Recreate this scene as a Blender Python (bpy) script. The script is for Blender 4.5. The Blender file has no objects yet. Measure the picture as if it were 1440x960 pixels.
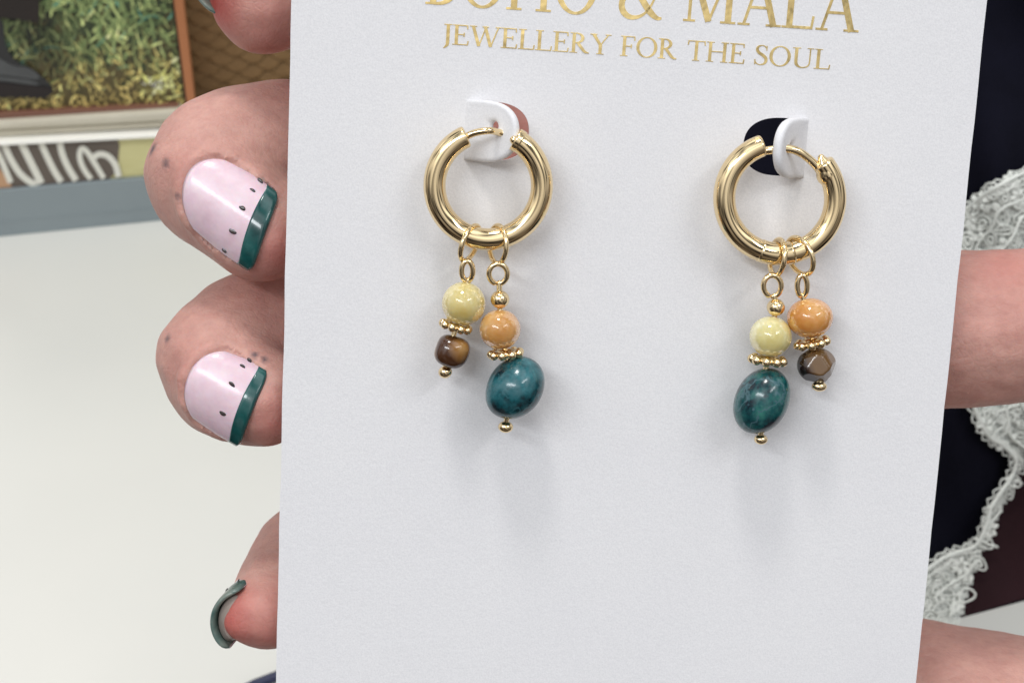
import bpy, math, random
import numpy as np
from mathutils import Vector
from mathutils.geometry import tessellate_polygon

random.seed(7)
rng = np.random.default_rng(7)
MM = 0.001                      # everything below is written in millimetres
PI = math.pi
scn = bpy.context.scene
col = scn.collection

# ------------------------------------------------------------------ camera
F_PX = 2000.0                   # focal length in photo pixels (1440 wide)
PITCH = math.radians(35.0)
CAM_H = 280.0                   # lens height above the tabletop
cam_pos = np.array([0.0, 0.0, CAM_H])
RIGHT = np.array([1.0, 0.0, 0.0])
FWD = np.array([0.0, math.cos(PITCH), -math.sin(PITCH)])
UP = np.array([0.0, math.sin(PITCH), math.cos(PITCH)])
cd = bpy.data.cameras.new('camera')
cd.sensor_width = 36.0
cd.lens = 36.0 * F_PX / 1440.0
cd.clip_start = 0.005
cd.clip_end = 50.0
cd.dof.use_dof = True
cd.dof.focus_distance = 0.139
cd.dof.aperture_fstop = 78.0
cam = bpy.data.objects.new('camera', cd)
col.objects.link(cam)
cam.location = Vector(cam_pos * MM)
cam.rotation_euler = (PI / 2 - PITCH, 0, 0)
scn.camera = cam

# ------------------------------------------------------------------ world and lamps
scn.view_settings.view_transform = 'Standard'
scn.view_settings.look = 'None'
scn.view_settings.gamma = 1.0
scn.view_settings.exposure = 0.12
w = bpy.data.worlds.new('World')
scn.world = w
w.use_nodes = True
nt = w.node_tree
nt.nodes.clear()
wo = nt.nodes.new('ShaderNodeOutputWorld')
wb = nt.nodes.new('ShaderNodeBackground')
wb.inputs['Strength'].default_value = 0.80
tc = nt.nodes.new('ShaderNodeTexCoord')
sx = nt.nodes.new('ShaderNodeSeparateXYZ')
rp = nt.nodes.new('ShaderNodeValToRGB')
mr = nt.nodes.new('ShaderNodeMapRange')
mr.inputs['From Min'].default_value = -1
mr.inputs['From Max'].default_value = 1
nt.links.new(tc.outputs['Generated'], sx.inputs[0])
nt.links.new(sx.outputs['Z'], mr.inputs['Value'])
nt.links.new(mr.outputs['Result'], rp.inputs[0])
e = rp.color_ramp.elements
e[0].position = 0.35; e[0].color = (0.10, 0.085, 0.075, 1)
e[1].position = 0.92; e[1].color = (0.95, 0.975, 1.0, 1)
for pos_, c_ in ((0.55, (0.26, 0.25, 0.25, 1)), (0.72, (0.52, 0.52, 0.53, 1)), (0.80, (0.90, 0.91, 0.92, 1))):
    rp.color_ramp.elements.new(pos_).color = c_
# unseen surroundings: noise adds bright and dark patches for the gold to reflect
wn = nt.nodes.new('ShaderNodeTexNoise')
wn.inputs['Scale'].default_value = 2.6
wn.inputs['Detail'].default_value = 1.0
nt.links.new(tc.outputs['Generated'], wn.inputs['Vector'])
wr = nt.nodes.new('ShaderNodeMapRange')
wr.inputs['From Min'].default_value = 0.38
wr.inputs['From Max'].default_value = 0.62
wr.inputs['To Min'].default_value = 0.10
wr.inputs['To Max'].default_value = 1.95
nt.links.new(wn.outputs['Fac'], wr.inputs['Value'])
wm_ = nt.nodes.new('ShaderNodeMix')
wm_.data_type = 'RGBA'
wm_.blend_type = 'MULTIPLY'
wm_.inputs[0].default_value = 1.0
nt.links.new(rp.outputs[0], wm_.inputs[6])
nt.links.new(wr.outputs[0], wm_.inputs[7])
nt.links.new(wm_.outputs[2], wb.inputs['Color'])
nt.links.new(wb.outputs[0], wo.inputs[0])


def area_lamp(name, loc, target, size, watts, color=(1, 0.97, 0.93), size_y=None):
    l = bpy.data.lights.new(name, 'AREA')
    l.energy = watts
    l.color = color
    l.size = size
    if size_y:
        l.shape = 'RECTANGLE'
        l.size_y = size_y
    o = bpy.data.objects.new(name, l)
    col.objects.link(o)
    o.location = loc
    o.rotation_euler = (Vector(target) - Vector(loc)).to_track_quat('-Z', 'Y').to_euler()
    return o


area_lamp('ceiling_lamp', (-0.20, 0.28, 2.2), (0, 0.15, 0.2), 0.30, 11.5, (1.0, 0.98, 0.95))
area_lamp('fill_panel', (-0.8, -1.1, 1.7), (0, 0.15, 0.2), 1.3, 13.0, (0.93, 0.97, 1.0), 0.22)  # added panel, no lamp seen there: frontal fill and gold highlights
area_lamp('fill_panel', (1.1, -0.9, 1.9), (0, 0.15, 0.2), 1.0, 7.0, (0.97, 0.98, 1.0), 0.2)  # second added panel on the other side, for highlights in the gold
area_lamp('spot_panel', (-1.0, 1.9, 2.0), (-0.1, 0.5, 0.0), 0.5, 5.0, (1.0, 0.93, 0.84))

# ------------------------------------------------------------------ projection helpers


def ray(px, py):
    return RIGHT * (px - 720.0) / F_PX + UP * (480.0 - py) / F_PX + FWD


def at(px, py, depth):
    """the point of the place seen at a photo pixel, depth mm from the lens"""
    return cam_pos + ray(px, py) * depth


def on_plane(px, py, p0, n):
    r = ray(px, py)
    return cam_pos + r * (np.dot(p0 - cam_pos, n) / np.dot(r, n))


def to_px(p):
    q = np.asarray(p) - cam_pos
    z = q @ FWD
    return np.stack([720 + F_PX * (q @ RIGHT) / z, 480 - F_PX * (q @ UP) / z], -1)


def unit(v):
    v = np.asarray(v, float)
    return v / np.linalg.norm(v)


# ------------------------------------------------------------------ object helpers
ORG = {}


def empty(name, loc):
    o = bpy.data.objects.new(name, None)
    o.empty_display_size = 0.01
    col.objects.link(o)
    o.location = Vector(np.asarray(loc) * MM)
    ORG[o] = np.asarray(loc, float)
    return o


def build(name, geo, mat, parent=None, smooth=True, origin=None):
    """geo = (verts in world mm, faces): ONE mesh object"""
    v, f = geo
    v = np.asarray(v, float)
    if parent is not None:
        org = ORG[parent]
    elif origin is not None:
        org = np.asarray(origin, float)
    else:
        org = np.array([(v[:, 0].min() + v[:, 0].max()) / 2, (v[:, 1].min() + v[:, 1].max()) / 2, v[:, 2].min()])
    me = bpy.data.meshes.new(name)
    me.from_pydata(((v - org) * MM).tolist(), [], [list(map(int, q)) for q in f])
    me.update()
    if smooth:
        me.polygons.foreach_set('use_smooth', [True] * len(me.polygons))
    me.materials.append(mat)
    o = bpy.data.objects.new(name, me)
    col.objects.link(o)
    if parent is not None:
        o.parent = parent
        ORG[o] = org
    else:
        o.location = Vector(org * MM)
        ORG[o] = org
    return o


def tag(o, label=None, cat=None, group=None, kind=None):
    if label: o['label'] = label
    if cat: o['category'] = cat
    if group: o['group'] = group
    if kind: o['kind'] = kind
    return o


def join(*geos):
    V, Fc, n = [], [], 0
    for v, f in geos:
        V.append(np.asarray(v, float))
        Fc += [[i + n for i in q] for q in f]
        n += len(v)
    return np.concatenate(V), Fc


def bevel(o, width, seg=2, angle=40):
    m = o.modifiers.new('bevel', 'BEVEL')
    m.width = width * MM
    m.segments = seg
    m.limit_method = 'ANGLE'
    m.angle_limit = math.radians(angle)
    m.harden_normals = False
    return o


def smooth_by_angle(o, deg=40):
    me = o.data
    me.polygons.foreach_set('use_smooth', [True] * len(me.polygons))
    try:
        me.set_sharp_from_angle(angle=math.radians(deg))
    except Exception:
        pass


def subsurf(o, lv=1):
    m = o.modifiers.new('subdivision', 'SUBSURF')
    m.levels = lv
    m.render_levels = lv
    return o


def tube(pts, r, seg=12, closed=False, round_caps=True):
    p = np.asarray(pts, float)
    n = len(p)
    r = np.full(n, r, float) if np.isscalar(r) else np.asarray(r, float)
    if not closed and round_caps:
        ext_p, ext_r = [], []
        t0 = unit(p[0] - p[1]); t1 = unit(p[-1] - p[-2])
        pre_p, pre_r, post_p, post_r = [], [], [], []
        for a in (80, 60, 40, 20):
            s, c = math.sin(math.radians(a)), math.cos(math.radians(a))
            pre_p.append(p[0] + t0 * r[0] * s); pre_r.append(r[0] * c)
        for a in (20, 40, 60, 80):
            s, c = math.sin(math.radians(a)), math.cos(math.radians(a))
            post_p.append(p[-1] + t1 * r[-1] * s); post_r.append(r[-1] * c)
        p = np.concatenate([pre_p, p, post_p]); r = np.concatenate([pre_r, r, post_r]); n = len(p)
    if closed:
        T = np.roll(p, -1, 0) - np.roll(p, 1, 0)
    else:
        T = np.gradient(p, axis=0)
    T /= np.linalg.norm(T, axis=1)[:, None] + 1e-12
    a = np.array([0, 0, 1.0]) if abs(T[0][2]) < 0.9 else np.array([1.0, 0, 0])
    N = unit(np.cross(T[0], a))
    Ns = [N]
    for i in range(1, n):
        N = Ns[-1] - T[i] * np.dot(Ns[-1], T[i])
        Ns.append(unit(N))
    Ns = np.array(Ns)
    if closed:                   # spread the twist
        Nend = Ns[-1] - T[0] * np.dot(Ns[-1], T[0]); Nend = unit(Nend)
        ang = math.atan2(np.dot(np.cross(Nend, Ns[0]), T[0]), np.dot(Nend, Ns[0]))
        for i in range(n):
            th = ang * i / n
            B = np.cross(T[i], Ns[i])
            Ns[i] = Ns[i] * math.cos(th) + B * math.sin(th)
    B = np.cross(T, Ns)
    V = []
    for k in range(seg):
        th = 2 * PI * k / seg
        V.append(p + (Ns * math.cos(th) + B * math.sin(th)) * r[:, None])
    V = np.stack(V, 1).reshape(-1, 3)
    Fc = []
    m = n if closed else n - 1
    for i in range(m):
        j = (i + 1) % n
        for k in range(seg):
            l = (k + 1) % seg
            Fc.append([i * seg + k, i * seg + l, j * seg + l, j * seg + k])
    if not closed:
        Fc.append(list(range(seg))[::-1])
        Fc.append([(n - 1) * seg + k for k in range(seg)])
    return V, Fc


def ellipsoid(c, ax, nu=32, nv=20, bump=None):
    """c centre, ax = three semi-axis vectors; bump(unit dirs)->radius factor"""
    ax = np.asarray(ax, float)
    D = [[0, 0, 1.0]]
    for j in range(1, nv):
        th = PI * j / nv
        for i in range(nu):
            ph = 2 * PI * i / nu
            D.append([math.sin(th) * math.cos(ph), math.sin(th) * math.sin(ph), math.cos(th)])
    D.append([0, 0, -1.0])
    D = np.array(D)
    R = np.ones(len(D)) if bump is None else bump(D)
    V = np.asarray(c) + (D * R[:, None]) @ ax
    Fc = []
    for i in range(nu):
        Fc.append([0, 1 + i, 1 + (i + 1) % nu])
    for j in range(nv - 2):
        for i in range(nu):
            a = 1 + j * nu + i; b = 1 + j * nu + (i + 1) % nu
            Fc.append([a, a + nu, b + nu, b])
    last = len(D) - 1
    for i in range(nu):
        Fc.append([last, 1 + (nv - 2) * nu + (i + 1) % nu, 1 + (nv - 2) * nu + i])
    return V, Fc


def prism(front, shift):
    """closed outline of 3-D points, extruded by the vector shift"""
    f = np.asarray(front, float)
    n = len(f)
    V = np.concatenate([f, f + shift])
    tri = tessellate_polygon([[Vector(q) for q in f]])
    Fc = [list(t) for t in tri] + [[n + t[2], n + t[1], n + t[0]] for t in tri]
    for i in range(n):
        j = (i + 1) % n
        Fc.append([i, i + n, j + n, j])
    return V, Fc


def curve_through(P, n=8, closed=False):
    """Catmull-Rom through points"""
    P = np.asarray(P, float)
    out = []
    m = len(P)
    rngi = range(m) if closed else range(m - 1)
    for i in rngi:
        if closed:
            p0, p1, p2, p3 = P[(i - 1) % m], P[i], P[(i + 1) % m], P[(i + 2) % m]
        else:
            p0, p1, p2, p3 = P[max(i - 1, 0)], P[i], P[i + 1], P[min(i + 2, m - 1)]
        for k in range(n):
            t = k / n
            out.append(0.5 * ((2 * p1) + (-p0 + p2) * t + (2 * p0 - 5 * p1 + 4 * p2 - p3) * t * t + (-p0 + 3 * p1 - 3 * p2 + p3) * t ** 3))
    if not closed:
        out.append(P[-1])
    return np.array(out)


# ------------------------------------------------------------------ materials
def srgb(r, g, b):
    def c(x):
        x /= 255.0
        return x / 12.92 if x <= 0.04045 else ((x + 0.055) / 1.055) ** 2.4
    return (c(r), c(g), c(b), 1.0)


class Mat:
    def __init__(self, name, color=(0.8, 0.8, 0.8, 1), rough=0.5, metal=0.0, spec=0.5):
        self.m = bpy.data.materials.new(name)
        self.m.use_nodes = True
        self.t = self.m.node_tree
        self.b = self.t.nodes['Principled BSDF']
        self.b.inputs['Base Color'].default_value = color
        self.b.inputs['Roughness'].default_value = rough
        self.b.inputs['Metallic'].default_value = metal
        self.b.inputs['Specular IOR Level'].default_value = spec
        self.co = self.t.nodes.new('ShaderNodeTexCoord')

    def node(self, kind, **kw):
        n = self.t.nodes.new(kind)
        for k, v in kw.items():
            if k in n.inputs:
                n.inputs[k].default_value = v
            else:
                setattr(n, k, v)
        return n

    def link(self, a, b):
        self.t.links.new(a, b)

    def noise(self, scale, detail=4, rough=0.6, stretch=None):
        n = self.node('ShaderNodeTexNoise')
        n.inputs['Scale'].default_value = scale
        n.inputs['Detail'].default_value = detail
        n.inputs['Roughness'].default_value = rough
        src = self.co.outputs['Object']
        if stretch:
            mp = self.node('ShaderNodeMapping')
            mp.inputs['Scale'].default_value = stretch
            self.link(src, mp.inputs[0]); src = mp.outputs[0]
        self.link(src, n.inputs['Vector'])
        return n.outputs['Fac']

    def voronoi(self, scale, feature='F1'):
        n = self.node('ShaderNodeTexVoronoi')
        n.feature = feature
        n.inputs['Scale'].default_value = scale
        self.link(self.co.outputs['Object'], n.inputs['Vector'])
        return n.outputs['Distance']

    def ramp(self, fac, stops):
        n = self.node('ShaderNodeValToRGB')
        el = n.color_ramp.elements
        el[0].position, el[0].color = stops[0]
        el[1].position, el[1].color = stops[-1]
        for p, c in stops[1:-1]:
            x = el.new(p); x.color = c
        self.link(fac, n.inputs[0])
        return n.outputs[0]

    def mix(self, fac, a, b, blend='MIX'):
        n = self.node('ShaderNodeMix')
        n.data_type = 'RGBA'
        n.blend_type = blend
        for sock, val in ((n.inputs[0], fac), (n.inputs[6], a), (n.inputs[7], b)):
            if hasattr(val, 'is_output'):
                self.link(val, sock)
            else:
                sock.default_value = val
        return n.outputs[2]

    def color(self, out):
        self.link(out, self.b.inputs['Base Color'])

    def bump(self, h, dist_mm, strength=1.0):
        n = self.node('ShaderNodeBump')
        n.inputs['Distance'].default_value = dist_mm * MM
        n.inputs['Strength'].default_value = strength
        self.link(h, n.inputs['Height'])
        if self.b.inputs['Normal'].is_linked:
            self.link(self.b.inputs['Normal'].links[0].from_socket, n.inputs['Normal'])
        self.link(n.outputs[0], self.b.inputs['Normal'])

    def rough_from(self, fac, a, b):
        n = self.node('ShaderNodeMapRange')
        n.inputs['To Min'].default_value = a
        n.inputs['To Max'].default_value = b
        self.link(fac, n.inputs['Value'])
        self.link(n.outputs[0], self.b.inputs['Roughness'])


M = {}
# card stock
m = Mat('white_card_stock', srgb(232, 231, 231), 0.62, 0, 0.35)
fib = m.mix(m.noise(60, 3), srgb(236, 235, 236), srgb(230, 229, 232))
m.color(m.mix(m.ramp(m.noise(6000, 2, 0.8), [(0.4, (0, 0, 0, 1)), (0.62, (0.34, 0.34, 0.34, 1))]), fib, srgb(206, 206, 210)))
m.bump(m.noise(2600, 3, 0.7), 0.05, 0.6)
m.bump(m.noise(260, 3, 0.5), 0.09, 0.4)
M['card'] = m.m
# gold foil print
m = Mat('gold_foil', srgb(186, 150, 88), 0.34, 0.9)
m.color(m.mix(m.noise(240, 3), srgb(206, 176, 112), srgb(240, 218, 158)))
m.rough_from(m.noise(900, 2), 0.12, 0.36)
m.bump(m.noise(260, 3), 0.30, 0.7)
M['foil'] = m.m
# plated gold
m = Mat('plated_gold', (0.86, 0.65, 0.33, 1), 0.12, 1.0)
m.color(m.mix(m.noise(300, 3), (0.94, 0.76, 0.47, 1), (0.86, 0.66, 0.37, 1)))
m.rough_from(m.noise(700, 4), 0.05, 0.14)
m.bump(m.noise(500, 2), 0.02, 0.3)
M['gold'] = m.m


def stone(name, c1, c2, c3, scale, rough=0.16, trans=0.0, sss=0.0, contrast=(0.35, 0.5, 0.68), vein=None):
    m = Mat(name, c1, rough, 0, 0.5)
    cc = m.ramp(m.noise(scale, 5, 0.62), [(contrast[0], c1), (contrast[1], c2), (contrast[2], c3)])
    if vein:
        v = m.ramp(m.noise(scale * 0.8, 3, 0.6), [(0.47, (0, 0, 0, 1)), (0.5, (1, 1, 1, 1)), (0.53, (0, 0, 0, 1))])
        cc = m.mix(v, cc, vein)
    m.color(cc)
    if sss:
        m.b.inputs['Subsurface Weight'].default_value = sss
        m.b.inputs['Transmission Weight'].default_value = 0.24
        m.b.inputs['Subsurface Radius'].default_value = (1.0, 0.9, 0.7)
        m.b.inputs['Subsurface Scale'].default_value = 2.2 * MM
    m.b.inputs['Coat Weight'].default_value = 0.3
    m.b.inputs['Coat Roughness'].default_value = 0.1
    m.bump(m.noise(scale * 2, 4), 0.05, 0.45)
    return m.m


M['yellow'] = stone('pale_yellow_jade', srgb(212, 190, 116), srgb(222, 206, 142), srgb(234, 224, 178), 230, 0.12, sss=0.85)
M['cream'] = stone('cream_yellow_jade', srgb(220, 206, 138), srgb(228, 218, 160), srgb(238, 232, 192), 230, 0.12, sss=0.85)
M['peach'] = stone('peach_aventurine', srgb(206, 150, 82), srgb(218, 168, 104), srgb(230, 192, 138), 260, 0.12, sss=0.8)
M['orange'] = stone('orange_aventurine', srgb(204, 138, 62), srgb(218, 156, 82), srgb(230, 184, 122), 230, 0.12, sss=0.8)
M['teal'] = stone('mottled_teal_stone', srgb(10, 36, 44), srgb(26, 84, 92), srgb(58, 116, 124), 420, 0.2, vein=srgb(48, 98, 106), contrast=(0.38, 0.5, 0.66))
M['teal_green'] = stone('mottled_green_stone', srgb(12, 32, 44), srgb(24, 82, 84), srgb(60, 120, 110), 430, 0.2, vein=srgb(70, 104, 112), contrast=(0.38, 0.5, 0.66))


def tiger(name, a, b, c, ang):
    m = Mat(name, a, 0.16)
    mp = m.node('ShaderNodeMapping')
    mp.inputs['Rotation'].default_value = ang
    m.link(m.co.outputs['Object'], mp.inputs[0])
    wv = m.node('ShaderNodeTexWave')
    wv.inputs['Scale'].default_value = 60
    wv.inputs['Distortion'].default_value = 5
    wv.inputs['Detail'].default_value = 3
    m.link(mp.outputs[0], wv.inputs['Vector'])
    m.color(m.ramp(wv.outputs['Fac'], [(0.15, a), (0.4, b), (0.75, c)]))
    m.b.inputs['Coat Weight'].default_value = 0.5
    m.b.inputs['Coat Roughness'].default_value = 0.06
    return m.m


M['tiger'] = tiger('brown_tiger_eye', srgb(70, 42, 24), srgb(138, 96, 48), srgb(196, 156, 92), (0.3, 0.5, 0.9))
M['tiger_dark'] = tiger('dark_tiger_eye', srgb(28, 16, 12), srgb(48, 30, 20), srgb(104, 76, 44), (1.1, 0.2, 0.4))

# skin
m = Mat('skin', srgb(205, 160, 140), 0.48, 0, 0.4)
base = m.mix(m.ramp(m.noise(170, 5, 0.7), [(0.2, (0, 0, 0, 1)), (0.8, (1, 1, 1, 1))]), srgb(212, 166, 153), srgb(186, 138, 128))
base = m.mix(m.ramp(m.noise(900, 3), [(0.42, (0, 0, 0, 1)), (0.75, (0.35, 0.35, 0.35, 1))]), base, srgb(168, 116, 108))
at_ = m.node('ShaderNodeAttribute'); at_.attribute_name = 'flush'
base = m.mix(at_.outputs['Fac'], base, srgb(178, 72, 66))
at2 = m.node('ShaderNodeAttribute'); at2.attribute_name = 'ink'
base = m.mix(at2.outputs['Fac'], base, srgb(74, 70, 80))
m.color(base)
m.b.inputs['Subsurface Weight'].default_value = 0.35
m.b.inputs['Subsurface Radius'].default_value = (1.0, 0.35, 0.2)
m.b.inputs['Subsurface Scale'].default_value = 1.4 * MM
m.bump(m.noise(420, 4, 0.65, (1, 2.4, 1)), 0.26, 0.5)
m.bump(m.ramp(m.voronoi(1350, 'DISTANCE_TO_EDGE'), [(0.0, (0, 0, 0, 1)), (0.2, (1, 1, 1, 1))]), 0.03, 0.5)
m.bump(m.noise(4000, 2), 0.03, 0.5)
m.rough_from(m.noise(200, 3), 0.46, 0.64)
M['skin'] = m.m
m = Mat('pink_gel_polish', srgb(226, 198, 208), 0.27)
m.color(m.ramp(m.noise(260, 4), [(0.3, srgb(214, 182, 194)), (0.55, srgb(228, 202, 212)), (0.8, srgb(236, 220, 226))]))
m.b.inputs['Coat Weight'].default_value = 0.35
m.b.inputs['Coat Roughness'].default_value = 0.14
m.b.inputs['Subsurface Weight'].default_value = 0.3
m.b.inputs['Subsurface Scale'].default_value = 0.5 * MM
m.bump(m.noise(300, 3), 0.16, 0.6)
M['pink'] = m.m
m = Mat('grey_nail_underside', srgb(150, 140, 130), 0.4)
m.color(m.mix(m.noise(500, 3), srgb(166, 154, 146), srgb(136, 122, 114)))
M['nail_bare'] = m.m
m = Mat('green_gel_polish', srgb(22, 74, 72), 0.16)
m.color(m.ramp(m.noise(420, 4), [(0.35, srgb(16, 60, 60)), (0.6, srgb(30, 84, 82)), (0.8, srgb(64, 112, 108))]))
m.b.inputs['Coat Weight'].default_value = 0.5
M['green'] = m.m
m = Mat('grey_green_gel_polish', srgb(60, 92, 88), 0.22)
m.color(m.ramp(m.noise(330, 4), [(0.3, srgb(40, 78, 76)), (0.5, srgb(98, 116, 110)), (0.7, srgb(140, 144, 134))]))
M['green_grey'] = m.m
m = Mat('black_seed_polish', srgb(38, 30, 30), 0.2)
m.color(m.mix(m.noise(800, 2), srgb(30, 24, 26), srgb(70, 58, 56)))
M['seed'] = m.m


def plain(name, c1, c2, scale, rough, bump_mm=0.0, bscale=None, metal=0.0, stretch=None, spec=0.5):
    m = Mat(name, c1, rough, metal, spec)
    m.color(m.mix(m.noise(scale, 4, 0.6, stretch), c1, c2))
    if bump_mm:
        m.bump(m.noise(bscale or scale, 3, 0.6, stretch), bump_mm, 0.6)
    return m.m


m = Mat('white_laminate', srgb(220, 221, 216), 0.3)
m.color(m.mix(m.noise(9, 5), srgb(218, 216, 209), srgb(207, 207, 201)))
m.rough_from(m.noise(14, 4, 0.6, (1, 2, 1)), 0.24, 0.36)
m.bump(m.noise(900, 3), 0.02, 0.6)
M['table'] = m.m
M['grey'] = plain('grey_edge_band', srgb(140, 150, 153), srgb(130, 140, 144), 40, 0.45, 0.03, 600)
M['white_bar'] = plain('white_gloss_bar', srgb(250, 248, 240), srgb(240, 238, 230), 60, 0.2)
M['cream_bar'] = plain('cream_moulding', srgb(206, 200, 182), srgb(188, 180, 162), 60, 0.4)
M['label_brown'] = plain('brown_print', srgb(104, 93, 84), srgb(92, 81, 73), 80, 0.35)
M['label_olive'] = plain('olive_gold_print', srgb(216, 210, 158), srgb(198, 190, 130), 90, 0.3, 0, None, 0.0, (1, 1, 3))
M['label_orange'] = plain('orange_print', srgb(196, 156, 122), srgb(184, 140, 104), 80, 0.3)
M['letter_white'] = plain('white_print', srgb(232, 230, 218), srgb(222, 220, 208), 80, 0.35)
M['wood'] = plain('brown_wood_rail', srgb(186, 122, 78), srgb(160, 98, 60), 50, 0.4, 0.05, 200, 0, (1, 1, 0.15))
M['wood_dark'] = plain('dark_wood_rail', srgb(126, 86, 70), srgb(108, 72, 58), 50, 0.45, 0.05, 200, 0, (0.2, 1, 1))
M['rattan'] = plain('brown_woven_leaf', srgb(134, 102, 60), srgb(104, 76, 42), 90, 0.65, 0.2, 500)
M['rattan_back'] = plain('dark_weave_gap', srgb(46, 33, 20), srgb(36, 26, 16), 90, 0.8)
M['boot'] = plain('black_leather_print', srgb(46, 46, 46), srgb(36, 35, 36), 60, 0.5)
M['boot_shine'] = plain('grey_leather_print', srgb(98, 100, 100), srgb(50, 50, 52), 55, 0.5)
M['boot_sole'] = plain('dark_sole_print', srgb(36, 26, 24), srgb(28, 20, 20), 60, 0.6)
M['trouser'] = plain('dark_brown_trouser_print', srgb(38, 27, 22), srgb(28, 20, 17), 120, 0.6)
M['black_cloth'] = plain('black_cloth', srgb(18, 18, 30), srgb(10, 10, 18), 120, 0.95, 0.15, 1400, 0, None, 0.08)
M['maroon_cloth'] = plain('dark_maroon_cloth', srgb(48, 28, 32), srgb(36, 22, 25), 90, 0.9, 0.2, 700, 0, None, 0.12)
M['lace_thread'] = plain('pale_grey_lace_thread', srgb(230, 232, 226), srgb(212, 215, 208), 500, 0.85, 0.2, 3000)
M['pen'] = plain('dark_blue_plastic', srgb(34, 40, 74), srgb(26, 30, 60), 60, 0.3)
m = Mat('lace_net', srgb(206, 209, 203), 0.9)
vr = m.voronoi(1300, 'DISTANCE_TO_EDGE')
al = m.ramp(vr, [(0.20, (1, 1, 1, 1)), (0.28, (0, 0, 0, 1))])
m.link(al, m.b.inputs['Alpha'])
M['net'] = m.m
m = Mat('grass_print', (0.1, 0.2, 0.1, 1), 0.45)
va = m.node('ShaderNodeVertexColor'); va.layer_name = 'Col'
m.color(va.outputs['Color'])
M['grass'] = m.m

# ------------------------------------------------------------------ the setting: white tabletop
tb = [(-900, 120), (900, 120), (900, 1500), (-900, 1500)]
table = build('tabletop', prism([[x, y, 0] for x, y in tb], np.array([0, 0, -25.0])), M['table'], smooth=False)
tag(table, 'white laminate tabletop behind the hand', None, None, 'structure')
bevel(table, 1.5)

# ------------------------------------------------------------------ display stand and picture on a yawed upright plane
TABLE_N = np.array([0, 0, 1.0])
q0 = on_plane(0, 333, np.zeros(3), TABLE_N)
q1 = on_plane(212, 311.8, np.zeros(3), TABLE_N)
EU = unit(q1 - q0)
EV = np.array([0, 0, 1.0])
ED = unit(np.cross(EV, EU))
if ED[1] < 0: ED = -ED


def wall(px, py, off=0.0):
    return on_plane(px, py, q0 + ED * off, ED)


def line(a, b):
    return lambda x: a + b * x


L_table, L_grey, L_label = line(333, -0.1), line(267.5, -0.085), line(202, -0.05)
L_white, L_band, L_cream, L_rail = line(192, -0.06), line(183, -0.055), line(172, -0.066), line(161, -0.048)
XL, XR = -160.0, 620.0


def strip(name, top, bot, off, thick, mat, parent, x0=XL, x1=XR, bev=0.5):
    pts = [wall(x0, bot(x0), off), wall(x1, bot(x1), off), wall(x1, top(x1), off), wall(x0, top(x0), off)]
    o = build(name, prism(pts, ED * thick), mat, parent, smooth=False)
    if bev: bevel(o, bev)
    return o


stand = empty('display_stand', wall(200, L_table(200), 10) * np.array([1, 1, 0]))
tag(stand, 'low grey and white display stand with brown lettered strip behind the fingers', 'display stand')
g = strip('plinth', L_grey, lambda x: L_table(x) + 1.0, 0, 40, M['grey'], stand)
gl = strip('groove', lambda x: L_grey(x) + 44 - 0.005 * x, lambda x: L_grey(x) + 45.6 - 0.005 * x, -0.12, 1, M['grey'], stand, bev=0)
strip('backing', lambda x: L_label(x) - 4, lambda x: L_grey(x) - 0.2, 3.5, 30, M['rattan_back'], stand)
strip('label_strip', L_label, lambda x: L_grey(x) - 2.2, 1.8, 3, M['label_olive'], stand)
pan = build('print_panel', prism([wall(*p, 1.5) for p in
        [(XL, L_grey(XL) - 2.6), (0, 264.6), (152, 252), (160, 246), (166, 228), (168, 204), (165, 195.5), (160, 194.6), (0, 202.8), (XL, L_label(XL) + 0.6)]], ED * 0.25),
        M['label_brown'], stand, smooth=False)
build('print_corner', prism([wall(*p, 1.2) for p in [(XL, 276), (17, 263), (12, 254), (0, 238), (XL, 232)]], ED * 0.2), M['label_orange'], stand, smooth=False)


def flat_stroke(px_pts, width_px, off, thick=0.15, n=8):
    c = curve_through([np.array([a, b]) for a, b in px_pts], n)
    d = np.gradient(c, axis=0); d /= np.linalg.norm(d, axis=1)[:, None]
    nn = np.stack([-d[:, 1], d[:, 0]], 1) * width_px / 2
    a = [wall(*p, off) for p in c + nn]; b = [wall(*p, off) for p in c - nn]
    k = len(a)
    V = np.array(a + b + [p + ED * thick for p in a] + [p + ED * thick for p in b])
    Fc = []
    for i in range(k - 1):
        Fc += [[i, i + 1, k + i + 1, k + i], [2 * k + i, 2 * k + i + 1, i + 1, i], [k + i, k + i + 1, 3 * k + i + 1, 3 * k + i]]
    return V, Fc


lt = [([(-8, 205), (2, 226), (12, 250), (15, 257)], 8), ([(6, 203), (14, 222), (28, 244), (44, 257), (52, 259)], 9),
      ([(30, 202), (40, 222), (50, 242), (58, 258)], 10), ([(58, 202), (66, 220), (76, 240), (86, 256)], 9),
      ([(84, 201), (88, 218), (96, 236), (107, 254)], 9), ([(128, 252), (118, 238), (112, 222), (114, 210), (121, 212), (132, 228), (146, 251)], 7.5),
      ([(131, 222), (140, 217), (152, 220), (162, 232), (167, 249)], 8.5)]
for i, (p, wd) in enumerate(lt):
    build('lettering', flat_stroke(p, wd, 1.15 - 0.05 * i), M['letter_white'], pan, smooth=False)
led = []
for x_ in (XL, XR):
    pa = wall(x_, L_label(x_) - 0.8, -1.5)
    led.append((pa, on_plane(x_, L_white(x_) - 1.0, pa, TABLE_N)))
zz = np.array([0, 0, -1.2])
(la, lb), (ra_, rb_) = led
lv = np.array([la, ra_, rb_, lb, la + zz, ra_ + zz, rb_ + zz, lb + zz])
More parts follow.
